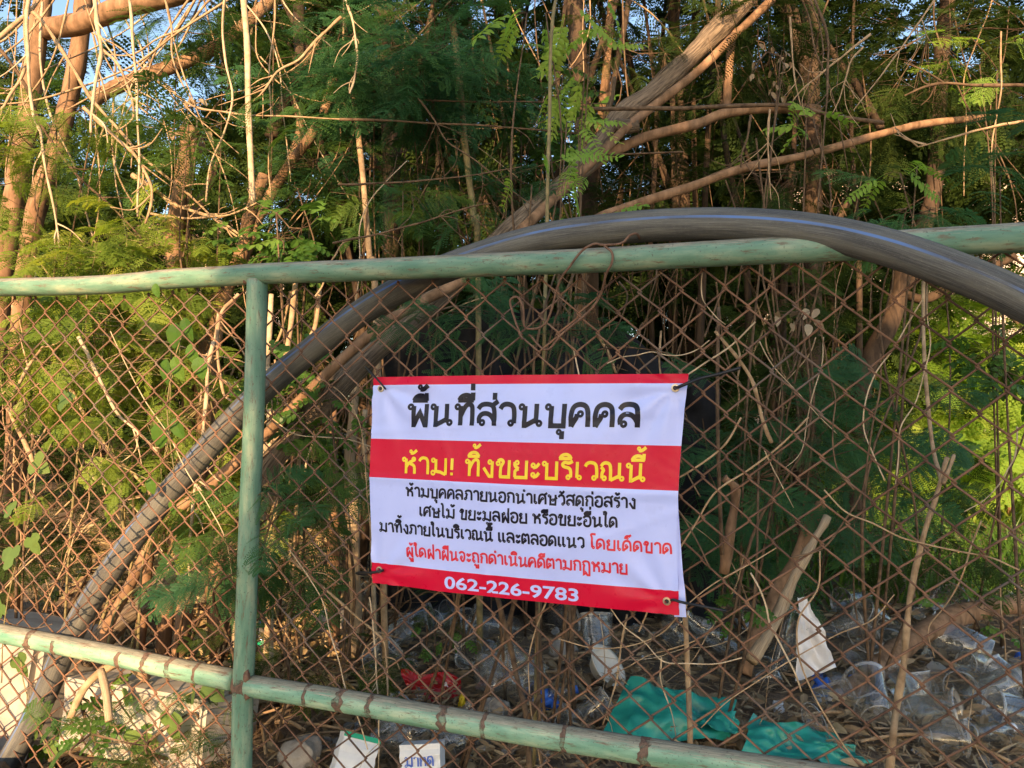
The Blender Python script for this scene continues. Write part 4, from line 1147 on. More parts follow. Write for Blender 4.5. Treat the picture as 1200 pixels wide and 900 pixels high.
def spray(name, label, cat, px, py, rx, ry, d, dr, n, proto, mat, scale=(.8, 1.15), tint=(.1, .7), group=None, stem=True, stem_mat='twig_brown', base=None, rng=RNG, updown=(-.6, .4), face=.7, nstem=2, holes=None, loc_foot=True):
    """a leafy shrub: stems rising from the soil, leaves gathered in clumps round the pixel ellipse at depth d"""
    c = pix(px, py, d)
    hx, hz = rx * d / F_PX, ry * d / F_PX
    foot = base if base is not None else np.array([c[0] + rng.normal(0, .08), c[1] + rng.normal(0, .08), 0])
    foot[2] = gz(foot)
    root = empty(name, foot, label, cat, group)
    # clumps
    nc = max(3, n // 7)
    th = rng.uniform(0, 2 * math.pi, nc); rr = np.sqrt(rng.uniform(0, 1, nc))
    CC = np.stack([c[0] + hx * rr * np.cos(th), c[1] + dr * rng.uniform(-1, 1, nc), c[2] + hz * rr * np.sin(th)], 1)
    idx = rng.integers(0, nc, n)
    P = CC[idx] + rng.normal(0, 1, (n, 3)) * np.array([min(.10, hx * .4), min(.10, dr * .5), min(.07, hz * .3)])
    out = (P - c); out /= np.linalg.norm(out, axis=1)[:, None] + 1e-9
    X = rand_dirs(n, out * .5, rng, updown)
    Zn = np.tile([0, -face, 1.0], (n, 1)) + rng.normal(0, .35, (n, 3))
    S = rng.uniform(*scale, n)
    T = np.clip(rng.uniform(tint[0], tint[1], n) + rng.normal(0, .08, nc)[idx], 0, 1)
    Q, TT = bake(PROTO[proto], P, X, Zn, S, T, rng)
    me = quads_mesh('foliage', Q, TT)
    o = new_obj('foliage', me, MT[mat], root)
    if stem:
        m = MB()
        tops = CC[rng.permutation(nc)[:nstem]]
        for tpt in tops:
            k1 = foot + (tpt - foot) * .4 + rng.normal(0, .05, 3); k2 = foot + (tpt - foot) * .75 + rng.normal(0, .04, 3)
            m.add(*limb_geo(np.array([foot + rng.normal(0, .02, 3) * [1, 1, 0], k1, k2, tpt]), .0045, .002, 6, .2, rng))
        # twigs from the clump hearts to the leaves
        for i in range(n):
            a = CC[idx[i]]; b = P[i]
            if np.linalg.norm(b - a) < .015: continue
            m.add(*tube_geo(np.array([a, (a + b) / 2 + rng.normal(0, .006, 3), b]), .0008, 3, cap=False))
        for i in range(nc):
            q = tops[np.argmin(np.linalg.norm(tops - CC[i], axis=1))]
            if np.linalg.norm(q - CC[i]) > .02:
                m.add(*tube_geo(np.array([q, (q + CC[i]) / 2 + rng.normal(0, .012, 3), CC[i]]), [.0028, .002, .0014], 4, cap=False))
        m.build('stems', MT[stem_mat], root)
    return root

SH = 'shrubs of the thicket'
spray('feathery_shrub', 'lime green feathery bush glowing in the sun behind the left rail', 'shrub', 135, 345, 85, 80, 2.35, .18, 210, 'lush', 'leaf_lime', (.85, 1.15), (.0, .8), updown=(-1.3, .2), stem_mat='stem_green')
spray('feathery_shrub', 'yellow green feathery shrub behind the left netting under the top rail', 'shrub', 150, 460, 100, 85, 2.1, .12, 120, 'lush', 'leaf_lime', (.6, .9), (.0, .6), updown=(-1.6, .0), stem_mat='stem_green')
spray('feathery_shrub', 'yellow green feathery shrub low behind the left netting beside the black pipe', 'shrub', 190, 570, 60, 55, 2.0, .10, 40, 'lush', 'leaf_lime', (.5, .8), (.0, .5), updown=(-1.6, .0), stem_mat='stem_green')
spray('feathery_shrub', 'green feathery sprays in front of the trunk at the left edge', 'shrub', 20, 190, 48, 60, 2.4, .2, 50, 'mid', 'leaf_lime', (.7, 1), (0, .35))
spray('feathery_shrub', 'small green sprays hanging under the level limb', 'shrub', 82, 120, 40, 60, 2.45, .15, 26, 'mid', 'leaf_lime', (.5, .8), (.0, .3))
spray('feathery_shrub', 'green feathery sprays over the short sunlit trunk', 'shrub', 245, 175, 60, 25, 2.3, .15, 16, 'mid', 'leaf', (.9, 1.2), (.3, .8))
spray('feathery_shrub', 'feathery sprays left of the vine wrapped pole near the top', 'shrub', 250, 30, 60, 50, 3.0, .3, 46, 'mid', 'leaf', (.9, 1.2), (.2, .7))
spray('feathery_shrub', 'feathery sprays right of the vine wrapped pole near the top', 'shrub', 350, 45, 75, 55, 2.8, .3, 66, 'mid', 'leaf', (.8, 1.2), (.1, .6))
spray('feathery_shrub', 'feathery sprays above the round leaved climber', 'shrub', 385, 195, 55, 45, 2.5, .2, 34, 'mid', 'leaf', (.8, 1.1), (.2, .7))
spray('feathery_shrub', 'dark feathery mass at the top middle of the thicket', 'shrub', 480, 40, 95, 80, 2.6, .3, 170, 'mid', 'leaf_teal', (.9, 1.2), (.0, .8))
spray('feathery_shrub', 'dark feathery sprays in the middle of the thicket left of the olive sapling', 'shrub', 470, 165, 85, 60, 2.7, .3, 90, 'mid', 'leaf_teal', (.9, 1.1), (.0, .8))
spray('feathery_shrub', 'dark feathery sprays low above the rail left of the pipe crown', 'shrub', 565, 245, 60, 40, 2.5, .2, 36, 'mid', 'leaf_teal', (.7, 1), (.0, .7))
spray('feathery_shrub', 'dark feathery sprays between sapling and leaning trunk', 'shrub', 620, 120, 75, 75, 2.9, .3, 60, 'mid', 'leaf', (.8, 1.1), (.0, .5))
spray('feathery_shrub', 'blue green fronds close behind the netting above the banner left', 'shrub', 508, 390, 60, 50, 1.75, .06, 24, 'near', 'leaf_teal', (.65, .85), (.2, .9), face=.8)
spray('feathery_shrub', 'blue green fronds close behind the netting above the banner right', 'shrub', 655, 385, 65, 50, 1.75, .06, 24, 'near', 'leaf_teal', (.6, .8), (.2, .8), face=.8)
spray('feathery_shrub', 'thick feathery fronds right beside the lower half of the post', 'shrub', 345, 630, 60, 60, 1.68, .06, 34, 'near', 'leaf', (.75, 1.0), (.1, .8), face=.6, base=drop(340, 800))
spray('feathery_shrub', 'feathery frond crossing in front of the black pipe foot left of the post', 'shrub', 225, 655, 55, 35, 1.75, .05, 14, 'near', 'leaf_teal', (.7, .9), (.3, .8), face=.6, base=drop(225, 800))
spray('feathery_shrub', 'low ferny shrub on the litter right of the post', 'shrub', 375, 760, 60, 35, 1.8, .1, 22, 'near', 'leaf_dark', (.5, .75), (.2, .9), face=.4, base=drop(375, 800))
spray('feathery_shrub', 'low ferny shrub at the bottom left in front of the slab', 'shrub', 140, 865, 60, 35, 1.62, .06, 16, 'near', 'leaf', (.5, .7), (.2, .8), face=.6, base=drop(140, 895))
spray('feathery_shrub', 'dark low ferny shrub at the foot of the post', 'shrub', 225, 865, 60, 40, 1.72, .08, 22, 'near', 'leaf_dark', (.5, .75), (.2, .9), face=.6, base=drop(225, 895))
spray('feathery_shrub', 'dark blue green shrub right of the banner', 'shrub', 925, 545, 95, 85, 2.5, .25, 120, 'near', 'leaf_teal', (.9, 1.2), (.0, .7), face=.9)
spray('feathery_shrub', 'dark blue green shrub before the clearing on the right', 'shrub', 1040, 605, 75, 50, 2.9, .25, 60, 'mid', 'leaf_dark', (.8, 1.1), (.1, .8))
spray('feathery_shrub', 'deep green shrub behind the dry stalk on the right', 'shrub', 940, 420, 70, 90, 3.2, .3, 80, 'mid', 'leaf_dark', (.9, 1.2), (.1, .7))
spray('feathery_shrub', 'blue green feathery leaves over the rail at the right', 'shrub', 1085, 245, 60, 32, 2.0, .1, 16, 'near', 'leaf_teal', (.9, 1.2), (.3, .9), face=.3)
spray('feathery_shrub', 'blue green feathery leaves at the right edge above the rail', 'shrub', 1185, 225, 35, 50, 2.1, .1, 12, 'near', 'leaf_teal', (.9, 1.2), (.2, .8), face=.3)
spray('feathery_shrub', 'small dark sprays at the left edge of the banner foot', 'shrub', 480, 705, 60, 22, 2.3, .1, 14, 'near', 'leaf_dark', (.5, .7), (.2, .8), face=.3)
spray('feathery_shrub', 'small green weed right of the lower banner corner', 'weed', 870, 715, 25, 18, 1.95, .05, 12, 'round', 'leaf_round', (.4, .6), (.1, .5), base=drop(870, 740))
spray('round_leaved_shrub', 'round leaved climber above the top rail right of the post', 'shrub', 350, 275, 52, 28, 2.2, .08, 40, 'round', 'leaf_round', (.7, 1.0), (.2, .9), face=.9)
spray('round_leaved_shrub', 'round leaved climber hugging the leaning trunk behind the netting', 'shrub', 370, 470, 60, 42, 1.95, .06, 46, 'round', 'leaf_round', (.55, .8), (.1, .7), face=.9)
spray('round_leaved_shrub', 'dark round leaved climber at the right edge behind the netting', 'shrub', 1180, 400, 45, 80, 2.7, .2, 44, 'round', 'leaf_round', (.8, 1.2), (.0, .4), face=.5, nstem=1)
spray('round_leaved_shrub', 'dark leafy undergrowth below the sunlit clearing', 'shrub', 1050, 535, 80, 28, 3.4, .3, 46, 'round', 'leaf_round', (.8, 1.2), (.0, .5), face=.3)
spray('round_leaved_shrub', 'leafy climber behind the leaning trunk in the middle', 'shrub', 665, 125, 55, 50, 2.9, .15, 50, 'round', 'leaf_round', (.8, 1.1), (.0, .4), face=.5)
spray('young_shoot', 'bright young leaves on the thin yellow stem behind the pipe', 'shrub', 645, 215, 38, 25, 1.9, .05, 8, 'young', 'leaf_young', (.6, .8), (.1, .8), face=1.2, nstem=2)
spray('young_shoot', 'pale hanging leaflets at the top centre', 'shrub', 645, 25, 38, 25, 2.1, .05, 7, 'young', 'leaf_young', (.9, 1.2), (.3, 1), updown=(-1.5, -.5), face=.6, nstem=2)
spray('young_shoot', 'pale hanging leaflets right of the thin yellow stem', 'shrub', 705, 70, 45, 50, 2.2, .08, 14, 'young', 'leaf_young', (.8, 1.0), (.2, .9), updown=(-1.6, -.4), face=.6, nstem=2)
spray('young_shoot', 'pale leaflets hanging beside the cut stub of the leaning trunk', 'shrub', 670, 148, 18, 16, 2.0, .04, 4, 'young', 'leaf_young', (.7, .9), (.3, 1), updown=(-1.4, -.3), face=.6, nstem=2)
spray('young_shoot', 'bright young leaves low over the pipe left of its crown', 'shrub', 665, 260, 60, 14, 1.75, .05, 12, 'round', 'leaf_young', (.5, .7), (.0, .5), face=.8, nstem=2)
spray('young_shoot', 'bright leaf shoot above the rail on the right', 'shrub', 1050, 197, 28, 10, 2.1, .05, 5, 'young', 'leaf_young', (.7, .9), (.0, .6), face=.8, nstem=2)
spray('young_shoot', 'small bright leaflets under the forked brown branch', 'shrub', 945, 145, 18, 20, 2.4, .05, 6, 'round', 'leaf_young', (.7, .9), (.0, .5), face=.8, nstem=2)
spray('young_shoot', 'bright leaves high at the upper right', 'shrub', 1150, 60, 30, 30, 2.8, .1, 10, 'mid', 'leaf_young', (.6, .9), (.0, .6), nstem=2)
spray('hanging_seed_heads', 'brown seed clusters hanging from the twigs at the upper right', 'seed heads', 900, 75, 18, 45, 2.4, .04, 26, 'dry', 'leaf_dry', (.35, .6), (.2, .7), updown=(-2, -.6), nstem=2)
spray('hanging_seed_heads', 'brown withered leaves hanging above the lime bush', 'seed heads', 235, 140, 25, 22, 2.5, .05, 20, 'dry', 'leaf_dry', (.5, .8), (.3, .8), updown=(-2, -.5), nstem=2)
spray('hanging_seed_heads', 'withered leaves caught behind the netting right of the banner', 'seed heads', 940, 370, 30, 12, 1.9, .04, 9, 'dry', 'leaf_dry', (.5, .8), (.3, .9), updown=(-2, -.4), nstem=2)

spray('feathery_shrub', 'feathery sprig growing through the netting in front of the post at mid height', 'shrub', 305, 610, 26, 40, 1.50, .02, 9, 'near', 'leaf_teal', (.5, .7), (.2, .8), face=1.1, base=drop(318, 880), nstem=1)
spray('feathery_shrub', 'feathery sprig across the lower part of the post', 'shrub', 280, 672, 26, 18, 1.52, .02, 5, 'near', 'leaf_teal', (.5, .65), (.2, .8), face=1.1, base=drop(262, 880), nstem=1)
spray('leafy_weed', 'leafy green weed below the lower rail left of the post', 'weed', 150, 850, 45, 40, 1.72, .05, 18, 'round', 'leaf_round', (.4, .6), (.1, .8), face=.9, base=drop(150, 880))
spray('leafy_weed', 'leafy green weed at the lower left corner by the slab', 'weed', 40, 880, 40, 30, 1.85, .04, 14, 'round', 'leaf_round', (.4, .6), (.1, .8), face=.9, base=drop(40, 890))
spray('leafy_weed', 'small leafy weed under the fallen log at the right', 'weed', 1130, 715, 28, 22, 2.2, .05, 10, 'round', 'leaf_round', (.35, .5), (.2, .9), face=.8, base=drop(1130, 745))
spray('leafy_weed', 'small leafy weed behind the pale stick at the right', 'weed', 1030, 655, 40, 25, 2.6, .06, 16, 'round', 'leaf_round', (.4, .6), (.2, .9), face=.8, base=drop(1030, 690))
spray('leafy_weed', 'small leafy weed below the middle of the banner', 'weed', 515, 745, 30, 14, 2.1, .05, 8, 'round', 'leaf_round', (.3, .45), (.1, .6), face=.8, base=drop(515, 765))
spray('feathery_shrub', 'sunlit feathery sprays above the rail left of the pipe crown', 'shrub', 455, 240, 45, 40, 2.3, .1, 18, 'near', 'leaf', (.8, 1.0), (.3, 1), face=.9)
for k in range(20):                                        # thin creepers woven through the netting
    x, y = random.choice([(random.uniform(600, 1190), random.uniform(330, 700)), (random.uniform(820, 1190), random.uniform(330, 800)), (random.uniform(10, 430), random.uniform(350, 800))])
    a = math.radians(random.choice((80, 100, 70, 110, 40, 140)) + random.gauss(0, 12)); L = random.uniform(120, 330); pts = []
    for q in range(8):
        pts.append((x, y, random.uniform(-.006, .007))); a += random.gauss(0, .25)
        x += math.cos(a) * L / 7; y += math.sin(a) * L / 7
    wire_path('dry_vine', pts, random.uniform(.0009, .0017), MT[random.choice(['twig', 'twig_pale', 'twig_brown'])], label='thin dry creeper woven through the netting', cat='vine', group='dry creepers woven through the netting')
spray('feathery_shrub', 'dark feathery sprays over the forked branch at the upper right', 'shrub', 880, 60, 90, 70, 3.0, .25, 90, 'mid', 'leaf_dark', (.9, 1.3), (.0, .8), nstem=1)
spray('feathery_shrub', 'dark feathery sprays between the long brown branch and the pipe', 'shrub', 930, 205, 80, 35, 2.9, .25, 50, 'mid', 'leaf_dark', (.8, 1.1), (.0, .8), nstem=1)
spray('feathery_shrub', 'dark feathery mass at the upper right corner', 'shrub', 1090, 70, 110, 85, 3.2, .3, 130, 'mid', 'leaf_dark', (.9, 1.3), (.0, .9), nstem=1)
spray('feathery_shrub', 'dark feathery sprays behind the leaning trunk at the top', 'shrub', 770, 60, 60, 70, 3.2, .2, 60, 'mid', 'leaf_dark', (.8, 1.2), (.0, .8), nstem=1)
spray('feathery_shrub', 'dark feathery sprays above the pipe crown', 'shrub', 760, 215, 60, 40, 3.1, .2, 40, 'mid', 'leaf_dark', (.8, 1.1), (.0, .8), nstem=1)
spray('feathery_shrub', 'dark shrub in the hollow behind the left netting', 'shrub', 45, 570, 80, 55, 3.0, .25, 80, 'mid', 'leaf_dark', (.8, 1.1), (.0, .7))
spray('feathery_shrub', 'dark low shrub in the hollow above the lower left rail', 'shrub', 60, 650, 80, 45, 2.6, .2, 50, 'mid', 'leaf_dark', (.6, .9), (.0, .7))
vine_random(30, -10, 260, 500, 720, 2.1, 2.8, (1.2, 3.0), ['twig_brown', 'twig', 'twig_brown'], 'thin dry twig in the hollow behind the lower left netting', 'dry twigs in the left hollow', .4, 'dry_weed')
# --- vines with big leaves close to the netting
def leafy_vine(label, stem_pts, leaves, proto='vine', mat='leaf_vine', sc=1.0, cat='climbing plant'):
    P = catmull(np.array([on_fence(x, y, o) for x, y, o in stem_pts]), 5)
    foot = P[-1].copy()
    root = empty('climbing_vine', foot, label, cat)
    m = MB(); m.add(*tube_geo(P, .0013, 5)); m.build('stem', MT['stem_green'], root)
    for (x, y, o, rot, s) in leaves:
        a = math.radians(rot)
        p = on_fence(x, y, o)
        X = FU * math.cos(a) - FZ * math.sin(a)
        Zn = FN + np.array([random.gauss(0, .25), random.gauss(0, .15), .35])
        q, t = bake([random.choice(PROTO[proto])], p[None], X[None], Zn[None], np.array([s * sc]), np.array([random.uniform(.2, .8)]))
        me = quads_mesh('leaf', q, t)
        new_obj('leaf', me, MT[mat], root)
leafy_vine('lobed leaf vine climbing the netting at the left edge', [(60, 520, -.01), (42, 560, -.012), (30, 620, -.012), (14, 680, .01), (4, 740, .01), (2, 800, -.02)], [(40, 540, -.01, 30, .9), (36, 630, .01, 60, 1.0), (16, 655, .012, 200, 1.1), (2, 708, .01, 120, .8), (70, 470, -.02, -20, .8), (14, 598, .0, 200, .8)])
leafy_vine('lobed leaf vine below the lower rail at the left', [(24, 772, -.02), (28, 800, -.02), (40, 840, -.02), (60, 890, -.02), (75, 930, -.02)], [(20, 770, -.02, 60, 1.2), (40, 840, -.015, 100, 1.1), (28, 860, -.02, 160, .8), (58, 872, -.02, 60, .8), (50, 905, -.02, 70, .9)])
leafy_vine('pale lobed leaves below the lower rail beside the post', [(250, 800, -.02), (228, 810, -.02), (195, 830, -.02), (185, 860, -.02), (172, 910, -.02)], [(228, 808, -.01, 110, 1.2), (200, 838, -.012, 80, 1.15), (166, 862, -.015, 95, 1.25), (150, 812, -.02, 110, .8), (244, 802, -.015, 40, .9), (262, 800, .0, 10, .5)])
leafy_vine('heart leaf vine twining on the netting left of the post', [(182, 330, .03), (196, 352, .0), (215, 380, -.012), (205, 420, -.012), (196, 480, -.012), (205, 560, -.012)], [(206, 378, -.01, 95, 1.0), (216, 372, -.01, 75, .9), (224, 402, -.01, 80, .8), (196, 420, -.012, 100, .95), (204, 418, -.01, 70, .9), (190, 494, -.012, 100, 1.0), (204, 490, -.01, 65, .8), (232, 418, -.01, 75, .8), (176, 560, -.012, 80, .6), (204, 585, -.01, 100, .6), (182, 332, .048, 80, .5)], 'heart', 'leaf_round')
# --- PART3 ---
# ================================================================== BACKDROP of the thicket
def tree(name, label, x, y, h, crown_r, crown_z, n, mat, proto='far', tint=(0, .6), group='trees behind the thicket', trunk_r=.055, rng=RNG, nclump=40, flat=.8, sc=(1.3, 2.0), trunk_mat='bark_shade'):
    z0 = ground_z(x, y)
    root = empty(name, (x, y, z0), label, 'tree', group)
    c = np.array([x + rng.normal(0, .2), y + rng.normal(0, .2), crown_z])
    d = rng.normal(0, 1, (nclump, 3)); d /= np.linalg.norm(d, axis=1)[:, None]
    CC = c + d * (rng.uniform(.15, 1, nclump) ** .5)[:, None] * np.array([crown_r, crown_r, crown_r * flat])
    CC[:, 2] = np.maximum(CC[:, 2], .25)
    idx = rng.integers(0, nclump, n)
    P = CC[idx] + rng.normal(0, 1, (n, 3)) * crown_r * .17
    X = rand_dirs(n, (P - c) / crown_r * .6, rng, (-.7, .3))
    Q, T = bake(PROTO[proto], P, X, np.tile([0, 0, 1.0], (n, 1)) + rng.normal(0, .45, (n, 3)), rng.uniform(*sc, n), np.clip(rng.uniform(*tint, n) + rng.normal(0, .1, nclump)[idx], 0, 1), rng)
    new_obj('crown', quads_mesh('crown', Q, T), MT[mat], root)
    m = MB()
    top = c + np.array([0, 0, crown_r * .3])
    tp = np.array([[x, y, z0 - .05], [x + rng.normal(0, .1), y, z0 + (crown_z - z0) * .4], [c[0] + rng.normal(0, .1), c[1], crown_z - .2], top])
    m.add(*limb_geo(tp, trunk_r, trunk_r * .35, 9, .15, rng))
    for k in range(7):
        s = tp[1] + (tp[2] - tp[1]) * rng.random()
        e = CC[rng.integers(0, nclump)]
        m.add(*limb_geo(np.array([s, (s + e) / 2 + rng.normal(0, .1, 3) * crown_r * .6, e]), trunk_r * .28, .005, 6, .2, rng))
    m.build('trunk', MT[trunk_mat], root)
    return root
def at(px, y):
    r = ray(px, 450); return r[0] / r[1] * y
TREES = [  # px, depth, crown radius, crown height, leaves, tone
 (-60, 5.2, 1.3, 1.6, 300, 'leaf_dark', 'dark leafy tree behind the trunks at the left edge', .0),
 (150, 6.0, 1.1, 1.15, 260, 'leaf_dark', 'low dark tree below the sky gap on the left', .0),
 (-30, 6.4, 1.0, 3.0, 200, 'leaf', 'tall open tree at the upper left corner', .2),
 (375, 5.6, 1.1, 2.5, 320, 'leaf_dark', 'dark tree right of the sky gap', .1),
 (300, 6.4, 1.3, 1.1, 300, 'leaf_dark', 'dark bushy tree low behind the fence post', .0),
 (430, 5.0, 1.1, 2.7, 320, 'leaf_dark', 'dark tree high behind the olive sapling', .1),
 (470, 5.6, 1.2, 1.3, 340, 'leaf_dark', 'dark bushy tree behind the arch of the black pipe', .0),
 (570, 6.6, 1.5, 2.7, 340, 'leaf_dark', 'dark tree at the top centre', .0),
 (620, 5.4, 1.1, 1.1, 330, 'leaf_dark', 'dark bushy tree straight behind the banner', .0),
 (740, 6.0, 1.3, 2.5, 340, 'leaf_dark', 'dark tree behind the top of the leaning trunk', .0),
 (760, 5.8, 1.2, 1.2, 330, 'leaf_dark', 'dark bushy tree behind the right end of the banner', .0),
 (880, 5.4, 1.1, 2.6, 320, 'leaf_dark', 'dark tree above the forked brown branch', .0),
 (860, 6.0, 1.0, 1.4, 260, 'leaf_dark', 'dark bushy tree right of the banner', .1),
 (1020, 5.6, 1.25, 2.9, 340, 'leaf_dark', 'dark tree at the upper right', .0),
 (1230, 5.2, 1.15, 3.0, 300, 'leaf_dark', 'dark tree at the upper right corner', .0),
 (1290, 5.2, 1.1, 2.9, 240, 'leaf_dark', 'dark tree beyond the right edge', .0),
 (1060, 9.6, 1.2, 3.0, 150, 'leaf_dark', 'open dark tree before the pale house', .0),
]
TREES += [  # crowns added overhead, out of view, to keep sky light off the thicket
 (420, 3.6, 1.1, 4.3, 260, 'leaf_dark', 'tall tree with an unseen crown added above the top left to darken the thicket', .0),
 (680, 3.4, 1.2, 4.2, 300, 'leaf_dark', 'tall tree with an unseen crown added above the top centre to darken the thicket', .0),
 (940, 3.6, 1.2, 4.3, 300, 'leaf_dark', 'tall tree with an unseen crown added above the upper right to darken the thicket', .0),
 (800, 5.0, 1.5, 4.6, 300, 'leaf_dark', 'tall tree added behind the leaning trunk to close the canopy and darken the thicket', .0),
 (540, 5.0, 1.4, 4.6, 300, 'leaf_dark', 'tall tree added behind the olive sapling to close the canopy and darken the thicket', .0),
]
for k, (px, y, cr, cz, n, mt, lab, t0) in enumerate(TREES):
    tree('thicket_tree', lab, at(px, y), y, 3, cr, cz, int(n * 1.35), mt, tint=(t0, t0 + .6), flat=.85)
# the mass of foliage beyond, with no single plant to make out
def thicket_mass(n, px0, px1, y0, y1, z0, z1, name, rng=RNG, skip=None, dens=None):
    P = []
    while len(P) < n:
        px, y, z = rng.uniform(px0, px1), rng.uniform(y0, y1), rng.uniform(z0, z1)
        x = at(px, y)
        hole = mnoise.noise(Vector((x * .9, z * .9, 3.7)))
        if hole > (.27 if z > 1.2 else .5): continue
        py = 482 - (z - .8) / y * F_PX
        if skip and skip(px, py): continue
        P.append([x, y, max(z, gz((x, y)) + .03)])
    P = np.array(P)
    X = rand_dirs(n, np.array([0, -.3, 0]), rng, (-.8, .4))
    Q, T = bake(PROTO['far'], P, X, np.tile([0, -.2, 1.0], (n, 1)) + rng.normal(0, .5, (n, 3)), rng.uniform(1.6, 2.6, n), np.clip(rng.uniform(0, .8, n), 0, 1), rng)
    new_obj(name, quads_mesh(name, Q, T), MT['leaf_dark'], kind='stuff', label='dense mass of dark foliage closing the back of the thicket', cat='foliage')
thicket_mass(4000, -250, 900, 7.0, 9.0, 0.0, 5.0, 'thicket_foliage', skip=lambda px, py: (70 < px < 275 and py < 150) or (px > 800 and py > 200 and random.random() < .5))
thicket_mass(700, 860, 1500, 8.0, 10.0, 2.6, 5.5, 'thicket_foliage', skip=lambda px, py: py > 250 and px > 930)
# dry twigs and fallen sticks tangled in the shade: uncountable
m = MB()
for k in range(420):
    px, y = random.uniform(370, 1010), random.uniform(2.6, 5.2)
    p = np.array([at(px, y), y, random.uniform(.05, 2.4)])
    d = np.array([random.gauss(0, .25), random.gauss(0, .2), -1 if random.random() < .75 else random.gauss(0, .6)])
    L = random.uniform(.25, .9)
    q = p + d / np.linalg.norm(d) * L
    q[2] = max(q[2], .02)
    m.add(*tube_geo(catmull(np.array([p, (p + q) / 2 + np.random.default_rng(k).normal(0, .05, 3), q]), 3), random.uniform(.0015, .004), 4, cap=False))
m.build('twig_tangle', MT['twig_brown'], kind='stuff', label='tangle of thin brown twigs filling the shaded thicket', cat='twigs')

# black shade cloth hanging behind the banner
m = MB(); nx, nz = 60, 24; Vv = []
for j in range(nz):
    for i in range(nx):
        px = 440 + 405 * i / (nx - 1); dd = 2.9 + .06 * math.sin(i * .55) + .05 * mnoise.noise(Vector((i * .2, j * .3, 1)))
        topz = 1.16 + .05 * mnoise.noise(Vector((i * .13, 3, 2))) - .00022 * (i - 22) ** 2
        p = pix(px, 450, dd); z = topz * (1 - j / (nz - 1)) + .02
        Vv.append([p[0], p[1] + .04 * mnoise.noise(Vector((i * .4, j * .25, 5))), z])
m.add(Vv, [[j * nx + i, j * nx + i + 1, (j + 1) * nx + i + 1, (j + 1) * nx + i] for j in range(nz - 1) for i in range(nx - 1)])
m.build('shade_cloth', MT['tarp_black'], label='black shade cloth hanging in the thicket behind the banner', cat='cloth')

# ------------------------------------------------------------------ sunlit clearing at the right
def blades(name, n, px0, px1, y0, y1, h0, h1, mat, label, rng=RNG, wd=.006):
    px = rng.uniform(px0, px1, n); y = rng.uniform(y0, y1, n)
    x = np.array([at(a, b) for a, b in zip(px, y)])
    z = np.array([ground_z(a, b) for a, b in zip(x, y)])
    hh = rng.uniform(h0, h1, n)
    a = rng.uniform(0, 2 * math.pi, n)
    S = np.stack([np.cos(a), np.sin(a), np.zeros(n)], 1) * wd
    lean = np.stack([rng.normal(0, .35, n), rng.normal(0, .35, n), np.ones(n)], 1)
    P = np.stack([x, y, z], 1)
    M = P + lean * (hh * .55)[:, None]
    T = P + lean * np.array([1.6, 1.6, .95]) * hh[:, None]
    q1 = np.stack([P - S, P + S, M + S * .8, M - S * .8], 1); q2 = np.stack([M - S * .8, M + S * .8, T + S * .05, T - S * .05], 1)
    t = rng.uniform(0, 1, n)
    new_obj(name, quads_mesh(name, np.concatenate([q1, q2]), np.concatenate([t, t])), MT[mat], kind='stuff', label=label, cat='grass')
blades('grass', 26000, 860, 1500, 5.5, 14, .15, .6, 'grass', 'tall sunlit grass in the clearing beyond the trunk on the right', wd=.010)
blades('grass', 3000, 820, 1350, 3.2, 6, .05, .25, 'leaf_round', 'short green weeds on the ground at the right', wd=.006)
for k, (px, y, cr, cz, n, lab) in enumerate([(1100, 6.2, .8, 1.05, 230, 'large bright bush behind the brown trunk on the right'), (1185, 5.6, .6, 1.15, 160, 'bright bush in front of the banana plant'), (1010, 7.0, .8, 1.25, 200, 'bright bush left behind the brown trunk on the right'), (1070, 8.5, .9, .8, 150, 'bright yellow green bush in the sunlit clearing'), (1150, 9.5, 1.0, .9, 150, 'bright bush deep in the clearing near the banana plant'), (990, 9.0, .8, .9, 120, 'bright bush left of the brown trunk on the right'), (1230, 7.5, .8, .7, 110, 'bright bush at the right edge of the clearing')]):
    tree('clearing_bush', lab, at(px, y), y, 1.5, cr, cz, n * 2, 'leaf_young', tint=(.1, .9), group='bushes in the clearing', trunk_r=.02, nclump=18, sc=(1.2, 1.8), trunk_mat='bark')
def banana(x, y, label):
    z0 = ground_z(x, y); root = empty('banana_plant', (x, y, z0), label, 'banana plant')
    m = MB(); m.add(*limb_geo(np.array([[x, y, z0 - .05], [x + .02, y, z0 + .5], [x + .03, y, z0 + 1.0]]), .06, .035, 10, .1)); m.build('trunk', MT['stem_green'], root)
    for k in range(9):
        a = k * 2.4 + .4; L = random.uniform(.7, 1.1)
        out = np.array([math.cos(a), math.sin(a), 0]); n = 10
        sd = np.array([-math.sin(a), math.cos(a), 0])
        Q = []
        pts = [np.array([x + .03, y, z0 + 1.0]) + out * L * t * .9 + np.array([0, 0, L * (.75 * t - (.9 if k % 3 else 1.5) * t * t)]) for t in np.linspace(0, 1, n + 1)]
        ws = [.16 * math.sin(math.pi * min(1, .08 + t * .95)) ** .6 for t in np.linspace(0, 1, n + 1)]
        for i in range(n):
            for sg in (-1, 1):
                if random.random() < .08: continue
                Q.append([pts[i], pts[i + 1], pts[i + 1] + sd * sg * ws[i + 1] - FZ * .05, pts[i] + sd * sg * ws[i] - FZ * .05])
        new_obj('leaf', quads_mesh('leaf', np.array(Q), np.full(len(Q), .95 if k in (2, 5) else random.uniform(0, .45))), MT['leaf_banana'], root)
banana(at(1135, 6.4), 6.4, 'banana plant with yellowing leaves in the clearing at the right')
banana(at(1215, 7.2), 7.2, 'green banana plant beyond the right edge of the clearing')

